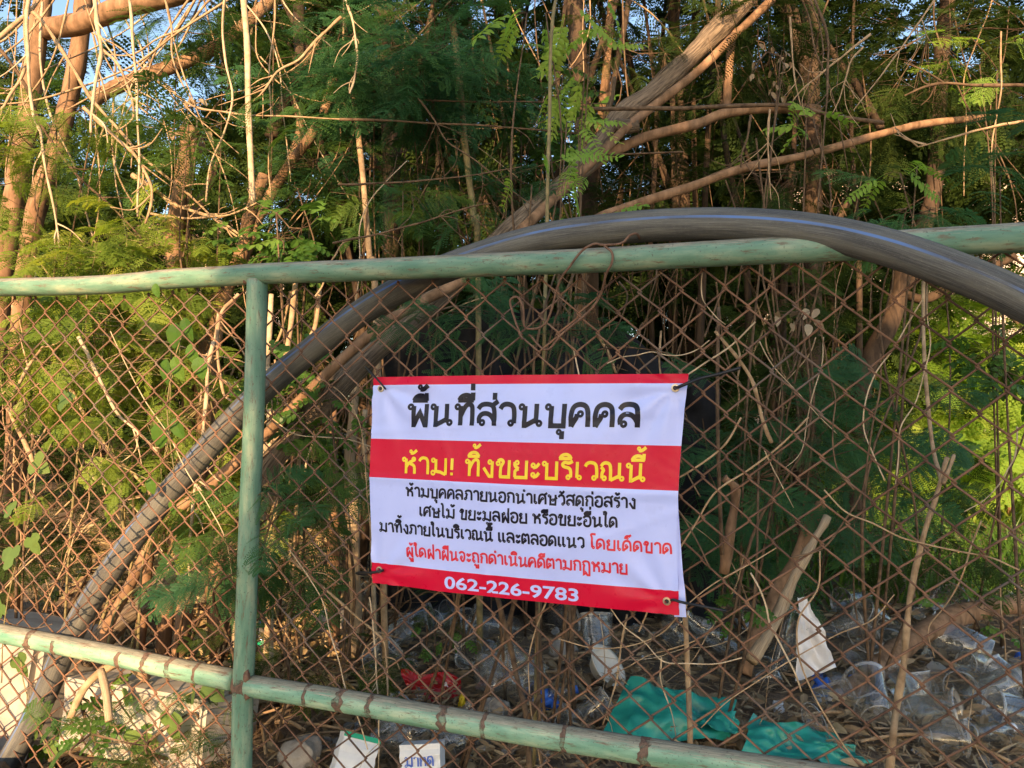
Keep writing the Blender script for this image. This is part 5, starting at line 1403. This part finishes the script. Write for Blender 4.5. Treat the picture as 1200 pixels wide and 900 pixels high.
# pale houses glimpsed through the leaves
def house(x, y, w, dpt, h, label, rot=0):
    root = empty('house', (x, y, ground_z(x, y)), label, 'house')
    z0 = ground_z(x, y) - .1
    def bx(name, x0, x1, y0, y1, z0_, z1_, mat, par=root):
        m = MB()
        Vv = [[a, b, c] for a in (x0, x1) for b in (y0, y1) for c in (z0_, z1_)]
        m.add(Vv, [[0, 1, 3, 2], [4, 6, 7, 5], [0, 4, 5, 1], [2, 3, 7, 6], [0, 2, 6, 4], [1, 5, 7, 3]])
        return m.build(name, MT[mat], par, smooth=False)
    wall = bx('wall', x - w / 2, x + w / 2, y, y + dpt, z0, z0 + h, 'house')
    m = MB(); e = .5
    m.add([[x - w / 2 - e, y - e, z0 + h], [x + w / 2 + e, y - e, z0 + h], [x + w / 2 + e, y + dpt + e, z0 + h], [x - w / 2 - e, y + dpt + e, z0 + h], [x - w / 4, y + dpt / 2, z0 + h + 1.6], [x + w / 4, y + dpt / 2, z0 + h + 1.6]],
          [[0, 1, 5, 4], [1, 2, 5], [2, 3, 4, 5], [3, 0, 4], [3, 2, 1, 0]])
    m.build('roof', MT['house_roof'], root, smooth=False)
    nwin = max(2, int(w / 3))
    for fl_ in range(max(1, int(h / 3))):
        for k in range(nwin):
            cx = x - w / 2 + w * (k + .5) / nwin
            wdw = bx('window', cx - .55, cx + .55, y - .05, y - .003, z0 + 1.1 + fl_ * 3, z0 + 2.3 + fl_ * 3, 'house')
            bx('pane', cx - .48, cx + .48, y - .06, y - .052, z0 + 1.17 + fl_ * 3, z0 + 2.23 + fl_ * 3, 'window', wdw)
    return root
house(at(1120, 17), 17, 9, 6, 6.2, 'pale pink house showing in specks through the leaves at the right')
house(at(90, 15), 15, 8, 5, 3.4, 'pale house showing in specks behind the lime bush at the left')

# unseen tree added behind the camera, its crown shaped to shade the banner
def shade_tree():
    t = 6.0
    sidev = np.array([-SUN_AZ[1], SUN_AZ[0], 0])        # across the sunlight
    base = np.array([SUN_AZ[0], SUN_AZ[1], 0]) * t
    cpos = base + sidev * .62
    root = empty('unseen_shade_tree', (cpos[0] + .3, cpos[1], -.65), 'unseen leafy tree added behind the camera to shade the banner', 'tree')
    n = 12000
    a = RNG.uniform(SHADE[0], SHADE[1], n); z = RNG.uniform(SHADE[2], SHADE[3], n); dd = RNG.uniform(-.8, .8, n)
    edge = np.array([mnoise.noise(Vector((p * 1.7, q * 1.7, 9))) for p, q in zip(a, z)])
    keep = (edge < .44) & (z < 4.5 + .7 * np.array([mnoise.noise(Vector((p * 1.3, 7, 2))) for p in a])) & (a > SHADE[0] + .25 * np.array([mnoise.noise(Vector((q * 2.2, 1, 4))) for q in z]) + .1)
    a, z, dd = a[keep], z[keep], dd[keep]; n = len(a)
    P = base + sidev * a[:, None] + np.array([SUN_AZ[0], SUN_AZ[1], 0]) * dd[:, None]
    P[:, 2] = z
    d = RNG.normal(0, 1, (n, 3)); d /= np.linalg.norm(d, axis=1)[:, None]
    pr = [oval(np.zeros(3), np.array([1.0, 0, 0]), np.array([0, 1.0, 0]), np.array([0, 0, 1.0]), .20, .07)]
    Q, T = bake(pr, P, d, RNG.normal(0, 1, (n, 3)), RNG.uniform(.8, 1.2, n), RNG.uniform(0, .8, n))
    new_obj('crown', quads_mesh('crown', Q, T), MT['leaf'], root)
    m = MB(); b0 = np.array([cpos[0] + .3, cpos[1], -.7])
    m.add(*limb_geo(np.array([b0, b0 + [0, 0, 1.2], b0 + [.05, .05, 2.6], b0 + [.1, 0, 4.6]]), .12, .05, 12, .1))
    for k in range(16):
        e = P[RNG.integers(0, n)]; s = b0 + np.array([.05, .02, 1.6 + RNG.random() * 2.4])
        m.add(*limb_geo(np.array([s, (s + e) / 2 + [0, 0, .1], e]), .03, .008, 6, .1))
    m.build('trunk', MT['bark'], root)
SHADE = (-.80, 1.4, .9, 5.15)
shade_tree()

# ================================================================== LITTER
# leaves, chips and straw on the soil
n = 24000
px = RNG.uniform(-60, 1300, n); y = 1.5 + 5.5 * RNG.uniform(0, 1, n) ** 1.7 
x = np.array([at(a, b) for a, b in zip(px, y)])
z = np.array([ground_z(a, b) for a, b in zip(x, y)]) + RNG.uniform(.003, .03, n)
keep = np.array([-((a - FP[0]) * FN[0] + (b - FP[1]) * FN[1]) > .03 for a, b in zip(x, y)])
P = np.stack([x, y, z], 1)[keep]; n = len(P)
a = RNG.uniform(0, 2 * math.pi, n)
X = np.stack([np.cos(a), np.sin(a), RNG.normal(0, .25, n)], 1)
chip = [oval(np.zeros(3), np.array([1.0, 0, 0]), np.array([0, 1.0, 0]), np.array([0, 0, 1.0]), .05, w_) for w_ in (.008, .003, .002, .002, .0025, .002, .003, .009)]
Q, T = bake(chip, P, X, np.tile([0, 0, 1.0], (n, 1)) + RNG.normal(0, .45, (n, 3)), RNG.uniform(.3, 1.2, n), RNG.uniform(.2, 1, n))
new_obj('leaf_litter', quads_mesh('leaf_litter', Q, T), MT['leaf_dry'], kind='stuff', label='dead leaves and straw covering the soil', cat='leaf litter')
n = 8000
px = RNG.uniform(90, 440, n); y = RNG.uniform(2.0, 4.6, n)
x = np.array([at(a, b) for a, b in zip(px, y)])
z = np.array([ground_z(a, b) for a, b in zip(x, y)]) + RNG.uniform(.005, .06, n)
P = np.stack([x, y, z], 1); a = RNG.uniform(0, 2 * math.pi, n)
X = np.stack([np.cos(a), np.sin(a), RNG.normal(0, .35, n)], 1)
Q, T = bake(chip, P, X, np.tile([0, -.6, 1.0], (n, 1)) + RNG.normal(0, .5, (n, 3)), RNG.uniform(.15, 1.0, n) ** 1.6 * 2.3, RNG.uniform(0, 1, n))
new_obj('straw', quads_mesh('straw', Q, T), MT['straw'], kind='stuff', label='pale dry straw covering the sunlit ground at the left', cat='straw')
m = MB()
for k in range(260):
    px_, py_ = random.uniform(0, 1200), random.uniform(640, 900)
    p = drop(px_, py_); a_ = random.uniform(0, 6.28); L = random.uniform(.05, .28)
    q = p + np.array([math.cos(a_), math.sin(a_), 0]) * L
    p[2] = gz(p) + random.uniform(.005, .03); q[2] = gz(q) + random.uniform(.005, .05)
    m.add(*tube_geo(catmull(np.array([p, (p + q) / 2 + np.array([0, 0, .01]), q]), 3), random.uniform(.0015, .005), 5, cap=False))
m.build('fallen_twigs', MT['twig'], kind='stuff', label='fallen twigs strewn over the soil', cat='twigs')

n = 7000                                                  # straw and bark crumbs on top of the rubbish
px = RNG.uniform(380, 1260, n); py = RNG.uniform(690, 900, n)
P = np.array([drop(a_, b_) for a_, b_ in zip(px, py)]); P[:, 2] += RNG.uniform(.01, .05, n)
a = RNG.uniform(0, 2 * math.pi, n)
X = np.stack([np.cos(a), np.sin(a), RNG.normal(0, .3, n)], 1)
Q, T = bake(chip, P, X, np.tile([0, -.4, 1.0], (n, 1)) + RNG.normal(0, .5, (n, 3)), RNG.uniform(.15, 1.0, n) ** 1.5 * 1.4, RNG.uniform(.3, 1, n))
new_obj('leaf_litter', quads_mesh('leaf_litter', Q, T), MT['leaf_dry'], kind='stuff', label='brown leaf crumbs and straw between the plastic cups', cat='leaf litter')

def noisy(V, amp, s, seed):
    V = np.asarray(V, float).copy()
    for i in range(len(V)):
        q = Vector((V[i] * s + seed).tolist())
        V[i] += amp * np.array(mnoise.noise_vector(q)[:])
    return V

def rot_to(V, p, axis, roll, s=1.0):
    """local Z along axis, moved to p"""
    a = np.asarray(axis, float); a /= np.linalg.norm(a)
    u = np.cross(a, [0, 0, 1.0]) if abs(a[2]) < .95 else np.array([1.0, 0, 0]); u /= np.linalg.norm(u)
    w_ = np.cross(a, u)
    u2 = u * math.cos(roll) + w_ * math.sin(roll); w2 = np.cross(a, u2)
    V = np.asarray(V) * s
    return V[:, :1] * u2 + V[:, 1:2] * w2 + V[:, 2:] * a + p

def lathe(prof, seg=22):
    V = []; F = []
    for r, z in prof:
        for i in range(seg):
            t = 2 * math.pi * i / seg; V.append([r * math.cos(t), r * math.sin(t), z])
    for k in range(len(prof) - 1):
        for i in range(seg):
            F.append([k * seg + i, k * seg + (i + 1) % seg, (k + 1) * seg + (i + 1) % seg, (k + 1) * seg + i])
    return np.array(V), F

def cup(px, py, size, label, group, axis=None, crush=.25, mat='clear'):
    size *= 1.2
    """a crushed clear plastic cup: open mouth with a rim, ribbed wall, base"""
    p = drop(px, py); d = np.dot(p - EYE, _f); h = size * d / F_PX
    r = h * .42
    prof = [(0.0, 0.0), (r * .66, 0), (r * .70, .01 * h), (r * .76, h * .25), (r * .80, h * .27), (r * .86, h * .55), (r * .95, h * .93), (r, h * .96), (r * 1.05, h * .985), (r * 1.0, h)]
    V, F = lathe(prof)
    V[:, 0] *= 1 - crush * random.random()
    V = noisy(V, h * .05 * (crush + .4), 1.0 / h, random.random() * 50)
    ax = axis if axis is not None else [random.gauss(0, 1), random.gauss(0, .7), random.uniform(.0, .7)]
    ncup = len(F)
    V = rot_to(V, np.zeros(3), ax, random.random() * 6)
    V = V - [V[:, 0].mean(), V[:, 1].mean(), V[:, 2].min()] + np.array([p[0], p[1], gz(p) + random.uniform(-.008, .006)])
    m = MB(); m.add(V, F); m.mi = [1 if (i // 22) in (1, 3, 6, 7, 8) else 0 for i in range(len(F))]
    return m.build('plastic_cup', [MT['clear'], MT['clear_rim']], label=label, cat='plastic cup', group=group)

def bottle(px, py, size, label, group, cap=None, crush=.2, axis=None, band=None):
    p = drop(px, py); d = np.dot(p - EYE, _f); h = size * d / F_PX
    r = h * .16
    prof = [(0.0, .02 * h), (r * .7, 0), (r * .95, h * .02), (r, h * .06), (r * .93, h * .10), (r, h * .14), (r * .93, h * .2), (r, h * .26), (r, h * .5), (r * .93, h * .53), (r, h * .57), (r * .98, h * .64), (r * .8, h * .75), (r * .45, h * .86), (r * .38, h * .9), (r * .38, h * .97)]
    V, F = lathe(prof, 18)
    V[:, 0] *= 1 - crush
    V = noisy(V, h * .03, 5 / h * .5, random.random() * 50)
    ax = axis if axis is not None else [random.gauss(0, 1), random.gauss(0, .7), random.uniform(-.1, .35)]
    roll = random.random() * 6
    V = rot_to(V, np.zeros(3), ax, roll)
    sh = -np.array([V[:, 0].mean(), V[:, 1].mean(), V[:, 2].min()]) + np.array([p[0], p[1], gz(p) - .004])
    root = empty('plastic_bottle', p, label, 'plastic bottle', group)
    m = MB(); m.add(V + sh, F); m.build('body', MT['clear'], root)
    Vc, Fc = lathe([(r * .38, h * .93), (r * .44, h * .93), (r * .44, h * 1.0), (0, h * 1.005)], 16)
    m = MB(); m.add(rot_to(Vc, np.zeros(3), ax, roll) + sh, Fc); m.build('cap', MT[cap or 'carton'], root)
    if band:
        Vb, Fb = lathe([(r * 1.02, h * .28), (r * 1.02, h * .5)], 18); Vb[:, 0] *= 1 - crush
        m = MB(); m.add(rot_to(noisy(Vb, h * .01, 5 / h, 3.0), np.zeros(3), ax, roll) + sh, Fb); m.build('label_band', MT[band], root)
    return root

def crumple(px, py, w, h, label, cat, name, mat, amp=.35, seed=None, tall=.6, parent=None, group=None, aspect=1.0, dz=0.0):
    """a crumpled bag or lump, w x h pixels, resting on the soil"""
    p = drop(px, py + h * .35); d = np.dot(p - EYE, _f); W_ = w * d / F_PX; H_ = h * d / F_PX
    seed = seed if seed is not None else random.random() * 90
    V = []; F = []; n, k = 34, 18
    for i in range(k + 1):
        th = math.pi * i / k
        for j in range(n):
            ph = 2 * math.pi * j / n
            dv = Vector((math.sin(th) * math.cos(ph), math.sin(th) * math.sin(ph), math.cos(th)))
            rr = 1 + amp * (mnoise.noise(dv * 1.6 + Vector((seed, 0, 0))) + .5 * abs(mnoise.noise(dv * 4.2 + Vector((0, seed, 0)))) + .3 * mnoise.noise(dv * 9 + Vector((0, 0, seed))))
            V.append([dv.x * rr * W_ / 2, dv.y * rr * W_ / 2 * aspect, dv.z * rr * H_ / 2])
    for i in range(k):
        for j in range(n): F.append([i * n + j, (i + 1) * n + j, (i + 1) * n + (j + 1) % n, i * n + (j + 1) % n])
    V = np.array(V); V[:, 2] -= V[:, 2].min() * .92
    V += np.array([p[0], p[1], gz(p) + dz])
    m = MB(); m.add(V, F)
    return m.build(name, MT[mat], parent, label=label, cat=cat, group=group)

gc = 'clear plastic cups in the litter'
for px, py, s, lab in ((1162, 838, 56, 'large clear plastic cup at the right edge lying on its side'), (1124, 782, 54, 'clear domed plastic cup above the cups at the right edge'), (1086, 872, 62, 'clear plastic cup standing mouth down right of the tall stick'), (1018, 850, 56, 'crumpled clear cup left of the foot of the tall stick'),
                       (1110, 825, 46, 'grey clear cup between the two upper cups at the right'), (1196, 860, 52, 'clear cup cut by the right edge'), (1006, 790, 44, 'small clear cup beside the white bag'), (988, 752, 36, 'clear cup behind the white bag')):
    cup(px, py, s, lab, gc)
for px, py, s in ((955, 868, 44), (1062, 825, 40), (578, 752, 46), (612, 812, 46), (484, 742, 36), (515, 742, 34), (700, 772, 44), (930, 790, 36), (655, 745, 36), (896, 800, 40), (1135, 880, 40), (535, 880, 50), (505, 862, 44), (450, 890, 40), (730, 720, 30), (770, 730, 30), (1000, 722, 34), (1075, 615, 24), (830, 760, 34), (693, 855, 40), (1170, 720, 30), (1040, 770, 34), (600, 720, 32), (560, 800, 38), (975, 830, 36)):
    cup(px, py, s, 'crushed clear plastic cup half buried in the leaf litter', 'crushed clear cups half buried in litter', crush=.5)
_r = random.Random(5)
for k in range(34):
    if k < 16: px, py = _r.uniform(870, 1205), _r.uniform(700, 895)
    else: px, py = _r.uniform(430, 730), _r.uniform(712, 890)
    if (690 < px < 1050 and py > 815) or (455 < px < 555 and 775 < py < 850) or (610 < px < 740 and 770 < py < 850) or (900 < px < 985 and 690 < py < 830): continue
    cup(px, py, _r.uniform(26, 46), 'crushed clear plastic cup half buried in the leaf litter', 'crushed clear cups half buried in litter', crush=_r.uniform(.2, .6))
# film shreds and plastic flakes between the cups
n = 420
pxs = np.where(RNG.random(n) < .62, RNG.uniform(820, 1230, n), RNG.uniform(380, 820, n)); pys = RNG.uniform(690, 895, n)
ok_ = ~((pxs > 680) & (pxs < 1050) & (pys > 785)); pxs, pys = pxs[ok_], pys[ok_]; n = len(pxs)
P = np.array([drop(a_, b_) for a_, b_ in zip(pxs, pys)]); P[:, 2] += RNG.uniform(.004, .03, n)
a = RNG.uniform(0, 2 * math.pi, n)
X = np.stack([np.cos(a), np.sin(a), RNG.normal(0, .4, n)], 1)
shred = [oval(np.zeros(3), np.array([1.0, 0, 0]), np.array([0, 1.0, 0]), np.array([0, 0, 1.0]), .06, w_) for w_ in (.022, .012, .03)]
Q, T = bake(shred, P, X, np.tile([0, -.5, 1.0], (n, 1)) + RNG.normal(0, .6, (n, 3)), RNG.uniform(.25, 1.1, n), RNG.uniform(0, 1, n))
new_obj('plastic_shreds', quads_mesh('plastic_shreds', Q, T), MT['clear_rim'], kind='stuff', label='shreds of clear plastic film scattered through the litter', cat='plastic litter')
bottle(918, 800, 88, 'flattened clear bottle leaning by the split log', 'clear plastic bottles in the litter', crush=.5, axis=[.3, .2, 1])
bottle(838, 775, 80, 'clear bottle sloping down below the banner corner', 'clear plastic bottles in the litter', axis=[-.8, .1, .6])
bottle(640, 832, 66, 'clear bottle with a blue band below the middle of the banner', 'clear plastic bottles in the litter', cap='blue_p', band='blue_p', axis=[.8, -.2, .3])
bottle(962, 812, 62, 'clear bottle with a blue band under the white bag', 'clear plastic bottles in the litter', cap='blue_p', band='blue_p', axis=[.7, -.5, .25])
bottle(1150, 872, 78, 'ribbed clear bottle lying near the right corner', 'clear plastic bottles in the litter', axis=[.9, .2, .1])
bottle(308, 772, 44, 'small clear bottle with a green band just right of the post', 'clear plastic bottles in the litter', cap='blue_p', band='green_p', axis=[-.3, .2, .8])
bottle(560, 878, 90, 'ribbed clear bottle lying under the lower rail', 'clear plastic bottles in the litter', axis=[.9, .3, .1])
crumple(795, 745, 34, 46, 'small greyish clear bag by the banner corner', 'plastic bag', 'plastic_bag', 'clear', .5)
crumple(595, 800, 70, 60, 'crumpled clear plastic sheet below the banner', 'plastic bag', 'plastic_bag', 'clear', .5)
crumple(470, 870, 60, 50, 'crumpled clear film beside the white cartons', 'plastic bag', 'plastic_bag', 'clear', .5)

def drape(pix_pts, d_of, nx, ny, name, mat, label, cat, amp, seed, thick=.0008, group=None):
    """a thin crumpled sheet filling a four cornered outline: pix_pts TL TR BR BL with depths"""
    A = [pix(*p) for p in pix_pts]
    m = MB(); Vt = []; Vb = []
    for j in range(ny):
        for i in range(nx):
            s, t = i / (nx - 1), j / (ny - 1)
            p = (A[0] * (1 - s) + A[1] * s) * (1 - t) + (A[3] * (1 - s) + A[2] * s) * t
            o = amp * (1.3 * mnoise.noise(Vector((s * 2.4 + seed, t * 1.8, seed))) + .8 * (1 - abs(mnoise.noise(Vector((s * 4 - t * 3, t * 2.5, seed + 9))) * 2.4)) + .22 * mnoise.noise(Vector((s * 11, t * 8, seed))))
            e = amp * mnoise.noise(Vector((s * 3, t * 3, seed + 30)))
            q = p + np.array([e, -o, o * .6 + e])
            q[2] = max(q[2], gz(q) + .006)
            Vt.append(q); Vb.append(q + np.array([0, thick, -thick]))
    n = nx * ny
    F = []
    for j in range(ny - 1):
        for i in range(nx - 1):
            a = j * nx + i
            F.append([a, a + nx, a + nx + 1, a + 1]); F.append([n + a, n + a + 1, n + a + nx + 1, n + a + nx])
    m.add(Vt + Vb, F)
    return m.build(name, MT[mat], label=label, cat=cat, group=group)
def gd(px, py, dz=0.0):
    p = drop(px, py); r = ray(px, py)
    return float(np.dot(p - EYE, _f))
d1 = gd(770, 860) - .10
drape([(735, 796, d1 + .12), (862, 822, d1 + .12), (850, 872, d1 - .02), (700, 868, d1 - .05)], None, 44, 22, 'plastic_sheet', 'teal', 'torn teal plastic sheet lying behind the lower rail', 'plastic sheet', .022, 3.3)
d2 = gd(930, 880) - .10
drape([(822, 838, d2 + .12), (862, 834, d2 + .12), (866, 862, d2 + .06), (820, 850, d2 + .06)], None, 20, 10, 'plastic_strap', 'teal', 'twisted teal plastic strip between the two teal sheets', 'plastic strip', .010, 5.1)
drape([(880, 838, d2 + .1), (975, 858, d2 + .1), (1025, 892, d2 + .0), (858, 900, d2 - .04)], None, 44, 20, 'plastic_sheet', 'teal', 'teal plastic bag spread to the right below the split log', 'plastic sheet', .022, 8.3)
d3 = gd(955, 800) - .08
drape([(934, 700, d3), (948, 706, d3), (980, 782, d3 - .04), (932, 798, d3 - .02)], None, 22, 30, 'plastic_bag', 'white_bag', 'white plastic bag hanging upright in the litter', 'plastic bag', .010, 2.2)
crumple(964, 808, 24, 22, 'blue printed piece of film under the white bag', 'wrapper', 'wrapper', 'blue_p', .5)
d4 = gd(505, 825)
drape([(470, 787, d4 + .08), (536, 792, d4 + .08), (542, 832, d4), (484, 822, d4)], None, 28, 18, 'snack_wrapper', 'red_foil', 'crumpled red foil snack wrapper with white letters', 'wrapper', .016, 6.6)
V, F = font_mesh('JB', .02)
c_ = pix(524, 799, d4 + .02) + np.array([0, -.05, .012])
V = V - V.mean(axis=0); V *= .014 / 1.0
m = MB(); m.add(np.stack([c_[0] + V[:, 1] * -1.0, c_[1] + V[:, 0] * .2, c_[2] + V[:, 0]], 1), F)
wr = [o for o in bpy.data.objects if o.name.startswith('snack_wrapper')][0]
m.build('printed_letters', MT['carton'], wr, smooth=False)
crumple(541, 828, 8, 20, 'small yellow plastic scrap beside the red wrapper', 'plastic scrap', 'plastic_scrap', 'yellow_p', .4)
crumple(640, 826, 26, 18, 'blue torn label beside the brown stick', 'plastic scrap', 'plastic_scrap', 'blue_p', .6)

def carton(px, py, w, h, label, topmat, letters=None, rot=.2, tilt=.3):
    p = drop(px, py + h * .5); d = np.dot(p - EYE, _f) - .04; W_, H_ = w * d / F_PX, h * d / F_PX
    root = empty('drink_carton', p, label, 'carton')
    D_ = W_ * .55
    R3 = Matrix.Rotation(rot * 1.2, 3, 'Y') @ Matrix.Rotation(rot, 3, 'Z') @ Matrix.Rotation(-tilt, 3, 'X')
    def put(V): return np.array([(R3 @ Vector(v))[:] for v in V]) + np.array([p[0], p[1], gz(p) + .01])
    m = MB(); n = 8; Vv = []; 
    for z in np.linspace(0, 1, n):
        for cx, cy in ((-1, -1), (0, -1.06), (1, -1), (1, 1), (-1, 1)):
            Vv.append([cx * W_ / 2 * (1 + .16 * mnoise.noise(Vector((z * 4, cx * 2, px)))), cy * D_ / 2 * (1 + .22 * mnoise.noise(Vector((z * 5, cy * 2, px + 3)))), z * H_])
    F = [[k * 5 + i, k * 5 + (i + 1) % 5, (k + 1) * 5 + (i + 1) % 5, (k + 1) * 5 + i] for k in range(n - 1) for i in range(5)] + [[(n - 1) * 5 + i for i in range(5)], [4, 3, 2, 1, 0]]
    m.add(put(Vv), F); m.build('box', MT['carton'], root, smooth=False)
    if topmat:
        m = MB(); e = 1.02
        Vv = [[-W_ / 2 * e, -D_ / 2 * e * 1.05, H_ * .9], [W_ / 2 * e, -D_ / 2 * e * 1.05, H_ * .9], [W_ / 2 * e, -D_ / 2 * e * 1.05, H_ * 1.01], [-W_ / 2 * e, -D_ / 2 * e * 1.05, H_ * 1.01], [-W_ / 2 * e, D_ / 2 * e, H_ * 1.01], [W_ / 2 * e, D_ / 2 * e, H_ * 1.01]]
        m.add(put(Vv), [[0, 1, 2, 3], [3, 2, 5, 4]]); m.build('printed_top', MT[topmat], root, smooth=False)
    if letters:
        st, tot = text_strokes(letters)
        k = W_ * .72 / tot; m = MB(); lay = 0
        for strokes, x, yo in st:
            for sk in strokes:
                if sk[0] == 'o':
                    cx, cy = x + sk[1], sk[2] + yo; L_, R_ = [], []
                    for t in np.linspace(0, 2 * math.pi, 13):
                        L_.append(np.array([cx + .17 * math.cos(t), cy + .17 * math.sin(t)])); R_.append(np.array([cx + .07 * math.cos(t), cy + .07 * math.sin(t)]))
                else:
                    P2 = [np.array([x + q[0], q[1] + yo]) for q in sk[1]]
                    L_, R_ = ribbon(chaikin(P2) if sk[0] == 'c' else P2, .2, 5)
                lay = (lay + 1) % 7; Vv = []
                for a, b in zip(L_, R_):
                    for q in (a, b): Vv.append([-W_ * .36 + q[0] * k, -D_ / 2 * 1.15 - lay * .00003, H_ * .45 + q[1] * k])
                m.add(put(Vv), [[2 * i, 2 * i + 1, 2 * i + 3, 2 * i + 2] for i in range(len(L_) - 1)])
        m.build('lettering', MT['blue_p'], root, smooth=False)
    return root
carton(408, 895, 46, 50, 'white drink carton with a green top at the bottom left of the litter', 'green_p', None, .3, .5)
carton(496, 900, 50, 44, 'white carton with blue lettering at the bottom of the picture', None, 'มากด', -.1, .25)
# foam bowl
p = drop(702, 802); d = np.dot(p - EYE, _f); r = 26 * d / F_PX
V, F = lathe([(0, 0), (r * .55, 0), (r * .62, .02 * r), (r * .9, r * .5), (r * 1.05, r * .58), (r * 1.05, r * .62), (r * .88, r * .56), (r * .58, r * .08), (0, r * .07)], 28)
V = rot_to(noisy(V, r * .05, 9, 4), p + np.array([0, 0, .035]), [.62, -.42, .66], 0)
m = MB(); m.add(V, F); m.build('foam_bowl', MT['foam'], label='cream foam bowl tipped on its side below the banner', cat='bowl')
# small finds
crumple(420, 607, 14, 16, 'pale stone left of the banner', 'stone', 'stone', 'rock', .3)
for px, py, w_, h_, lab in ((393, 735, 40, 34, 'brown stone on the litter left of the banner foot'), (470, 748, 30, 26, 'grey stone below the left end of the banner'), (352, 890, 44, 34, 'grey brown stone under the lower rail'), (580, 835, 34, 22, 'pale stone beside the brown stick'), (660, 770, 34, 24, 'grey stone behind the foam bowl')):
    crumple(px, py, w_, h_, lab, 'stone', 'stone', 'rock', .35)
for px, py, w_, h_, mt, lab in ((855, 862, 10, 8, 'green_p', 'tiny green scrap'), (315, 748, 10, 8, 'blue_p', 'tiny blue cap right of the post'), (223, 768, 12, 6, 'green_p', 'pale green scrap on the leaves left of the post'), (1063, 840, 10, 10, 'carton', 'small white paper scrap between the cups at the right'), (912, 832, 12, 14, 'carton', 'small white paper scrap above the teal bag'), (1036, 713, 9, 6, 'yellow_p', 'small yellow leaf like scrap under the log'), (826, 740, 14, 16, 'white_bag', 'small white scrap near the lower banner corner'), (1195, 772, 10, 10, 'blue_p', 'tiny blue scrap at the right edge'), (436, 885, 12, 16, 'yellow_p', 'small yellow scrap between the cartons')):
    if px == 855: continue
    crumple(px, py, w_, h_, lab, 'scrap', 'plastic_scrap', mt, .5)
# thin white drinking straw
def straw(px0, py0, px1, py1, label, mat='carton', r=.0028):
    a, b = drop(px0, py0) + [0, 0, .03], drop(px1, py1) + [0, 0, .02]
    m = MB(); m.add(*tube_geo(np.array([a, (a + b) / 2, b]), r, 8)); m.build('drinking_straw', MT[mat], label=label, cat='straw')
straw(1108, 843, 1138, 852, 'white drinking straw among the cups at the right')

# concrete pieces at the bottom left
def block(px, py, w, h, depth_m, rot, label, seed, tiltx=0.0, dz=0.0):
    p = drop(px, min(py, 880)); d = np.dot(p - EYE, _f); W_, H_ = w * d / F_PX, h * d / F_PX
    m = MB(); bm_n = 7; V = []; F = []
    import bmesh
    bm = bmesh.new(); bmesh.ops.create_cube(bm, size=1.0)
    bmesh.ops.scale(bm, vec=(W_, depth_m, H_), verts=bm.verts)
    bmesh.ops.bevel(bm, geom=list(bm.edges), offset=min(W_, H_) * .05, segments=2, affect='EDGES')
    bmesh.ops.subdivide_edges(bm, edges=list(bm.edges), cuts=3, use_grid_fill=True)
    for v in bm.verts:
        n_ = mnoise.noise_vector(v.co * 9 + Vector((seed, 0, 0))); v.co += n_ * .012 + mnoise.noise_vector(v.co * 30 + Vector((seed, 0, 0))) * .003
    bm.transform(Matrix.Translation((p[0], p[1], gz(p) + H_ * .42 + dz)) @ Matrix.Rotation(rot, 4, 'Z') @ Matrix.Rotation(tiltx, 4, 'X'))
    me = bpy.data.meshes.new('concrete_block'); bm.to_mesh(me); bm.free()
    for q in me.polygons: q.use_smooth = False
    return new_obj('concrete_block', me, MT['concrete'], label=label, cat='concrete')
block(-5, 860, 250, 150, .30, -.33, 'large pale concrete slab at the lower left corner', 1.0, -.12, -.02)
block(190, 868, 190, 78, .22, -.25, 'pale concrete block behind the curved root', 5.0, -.1)
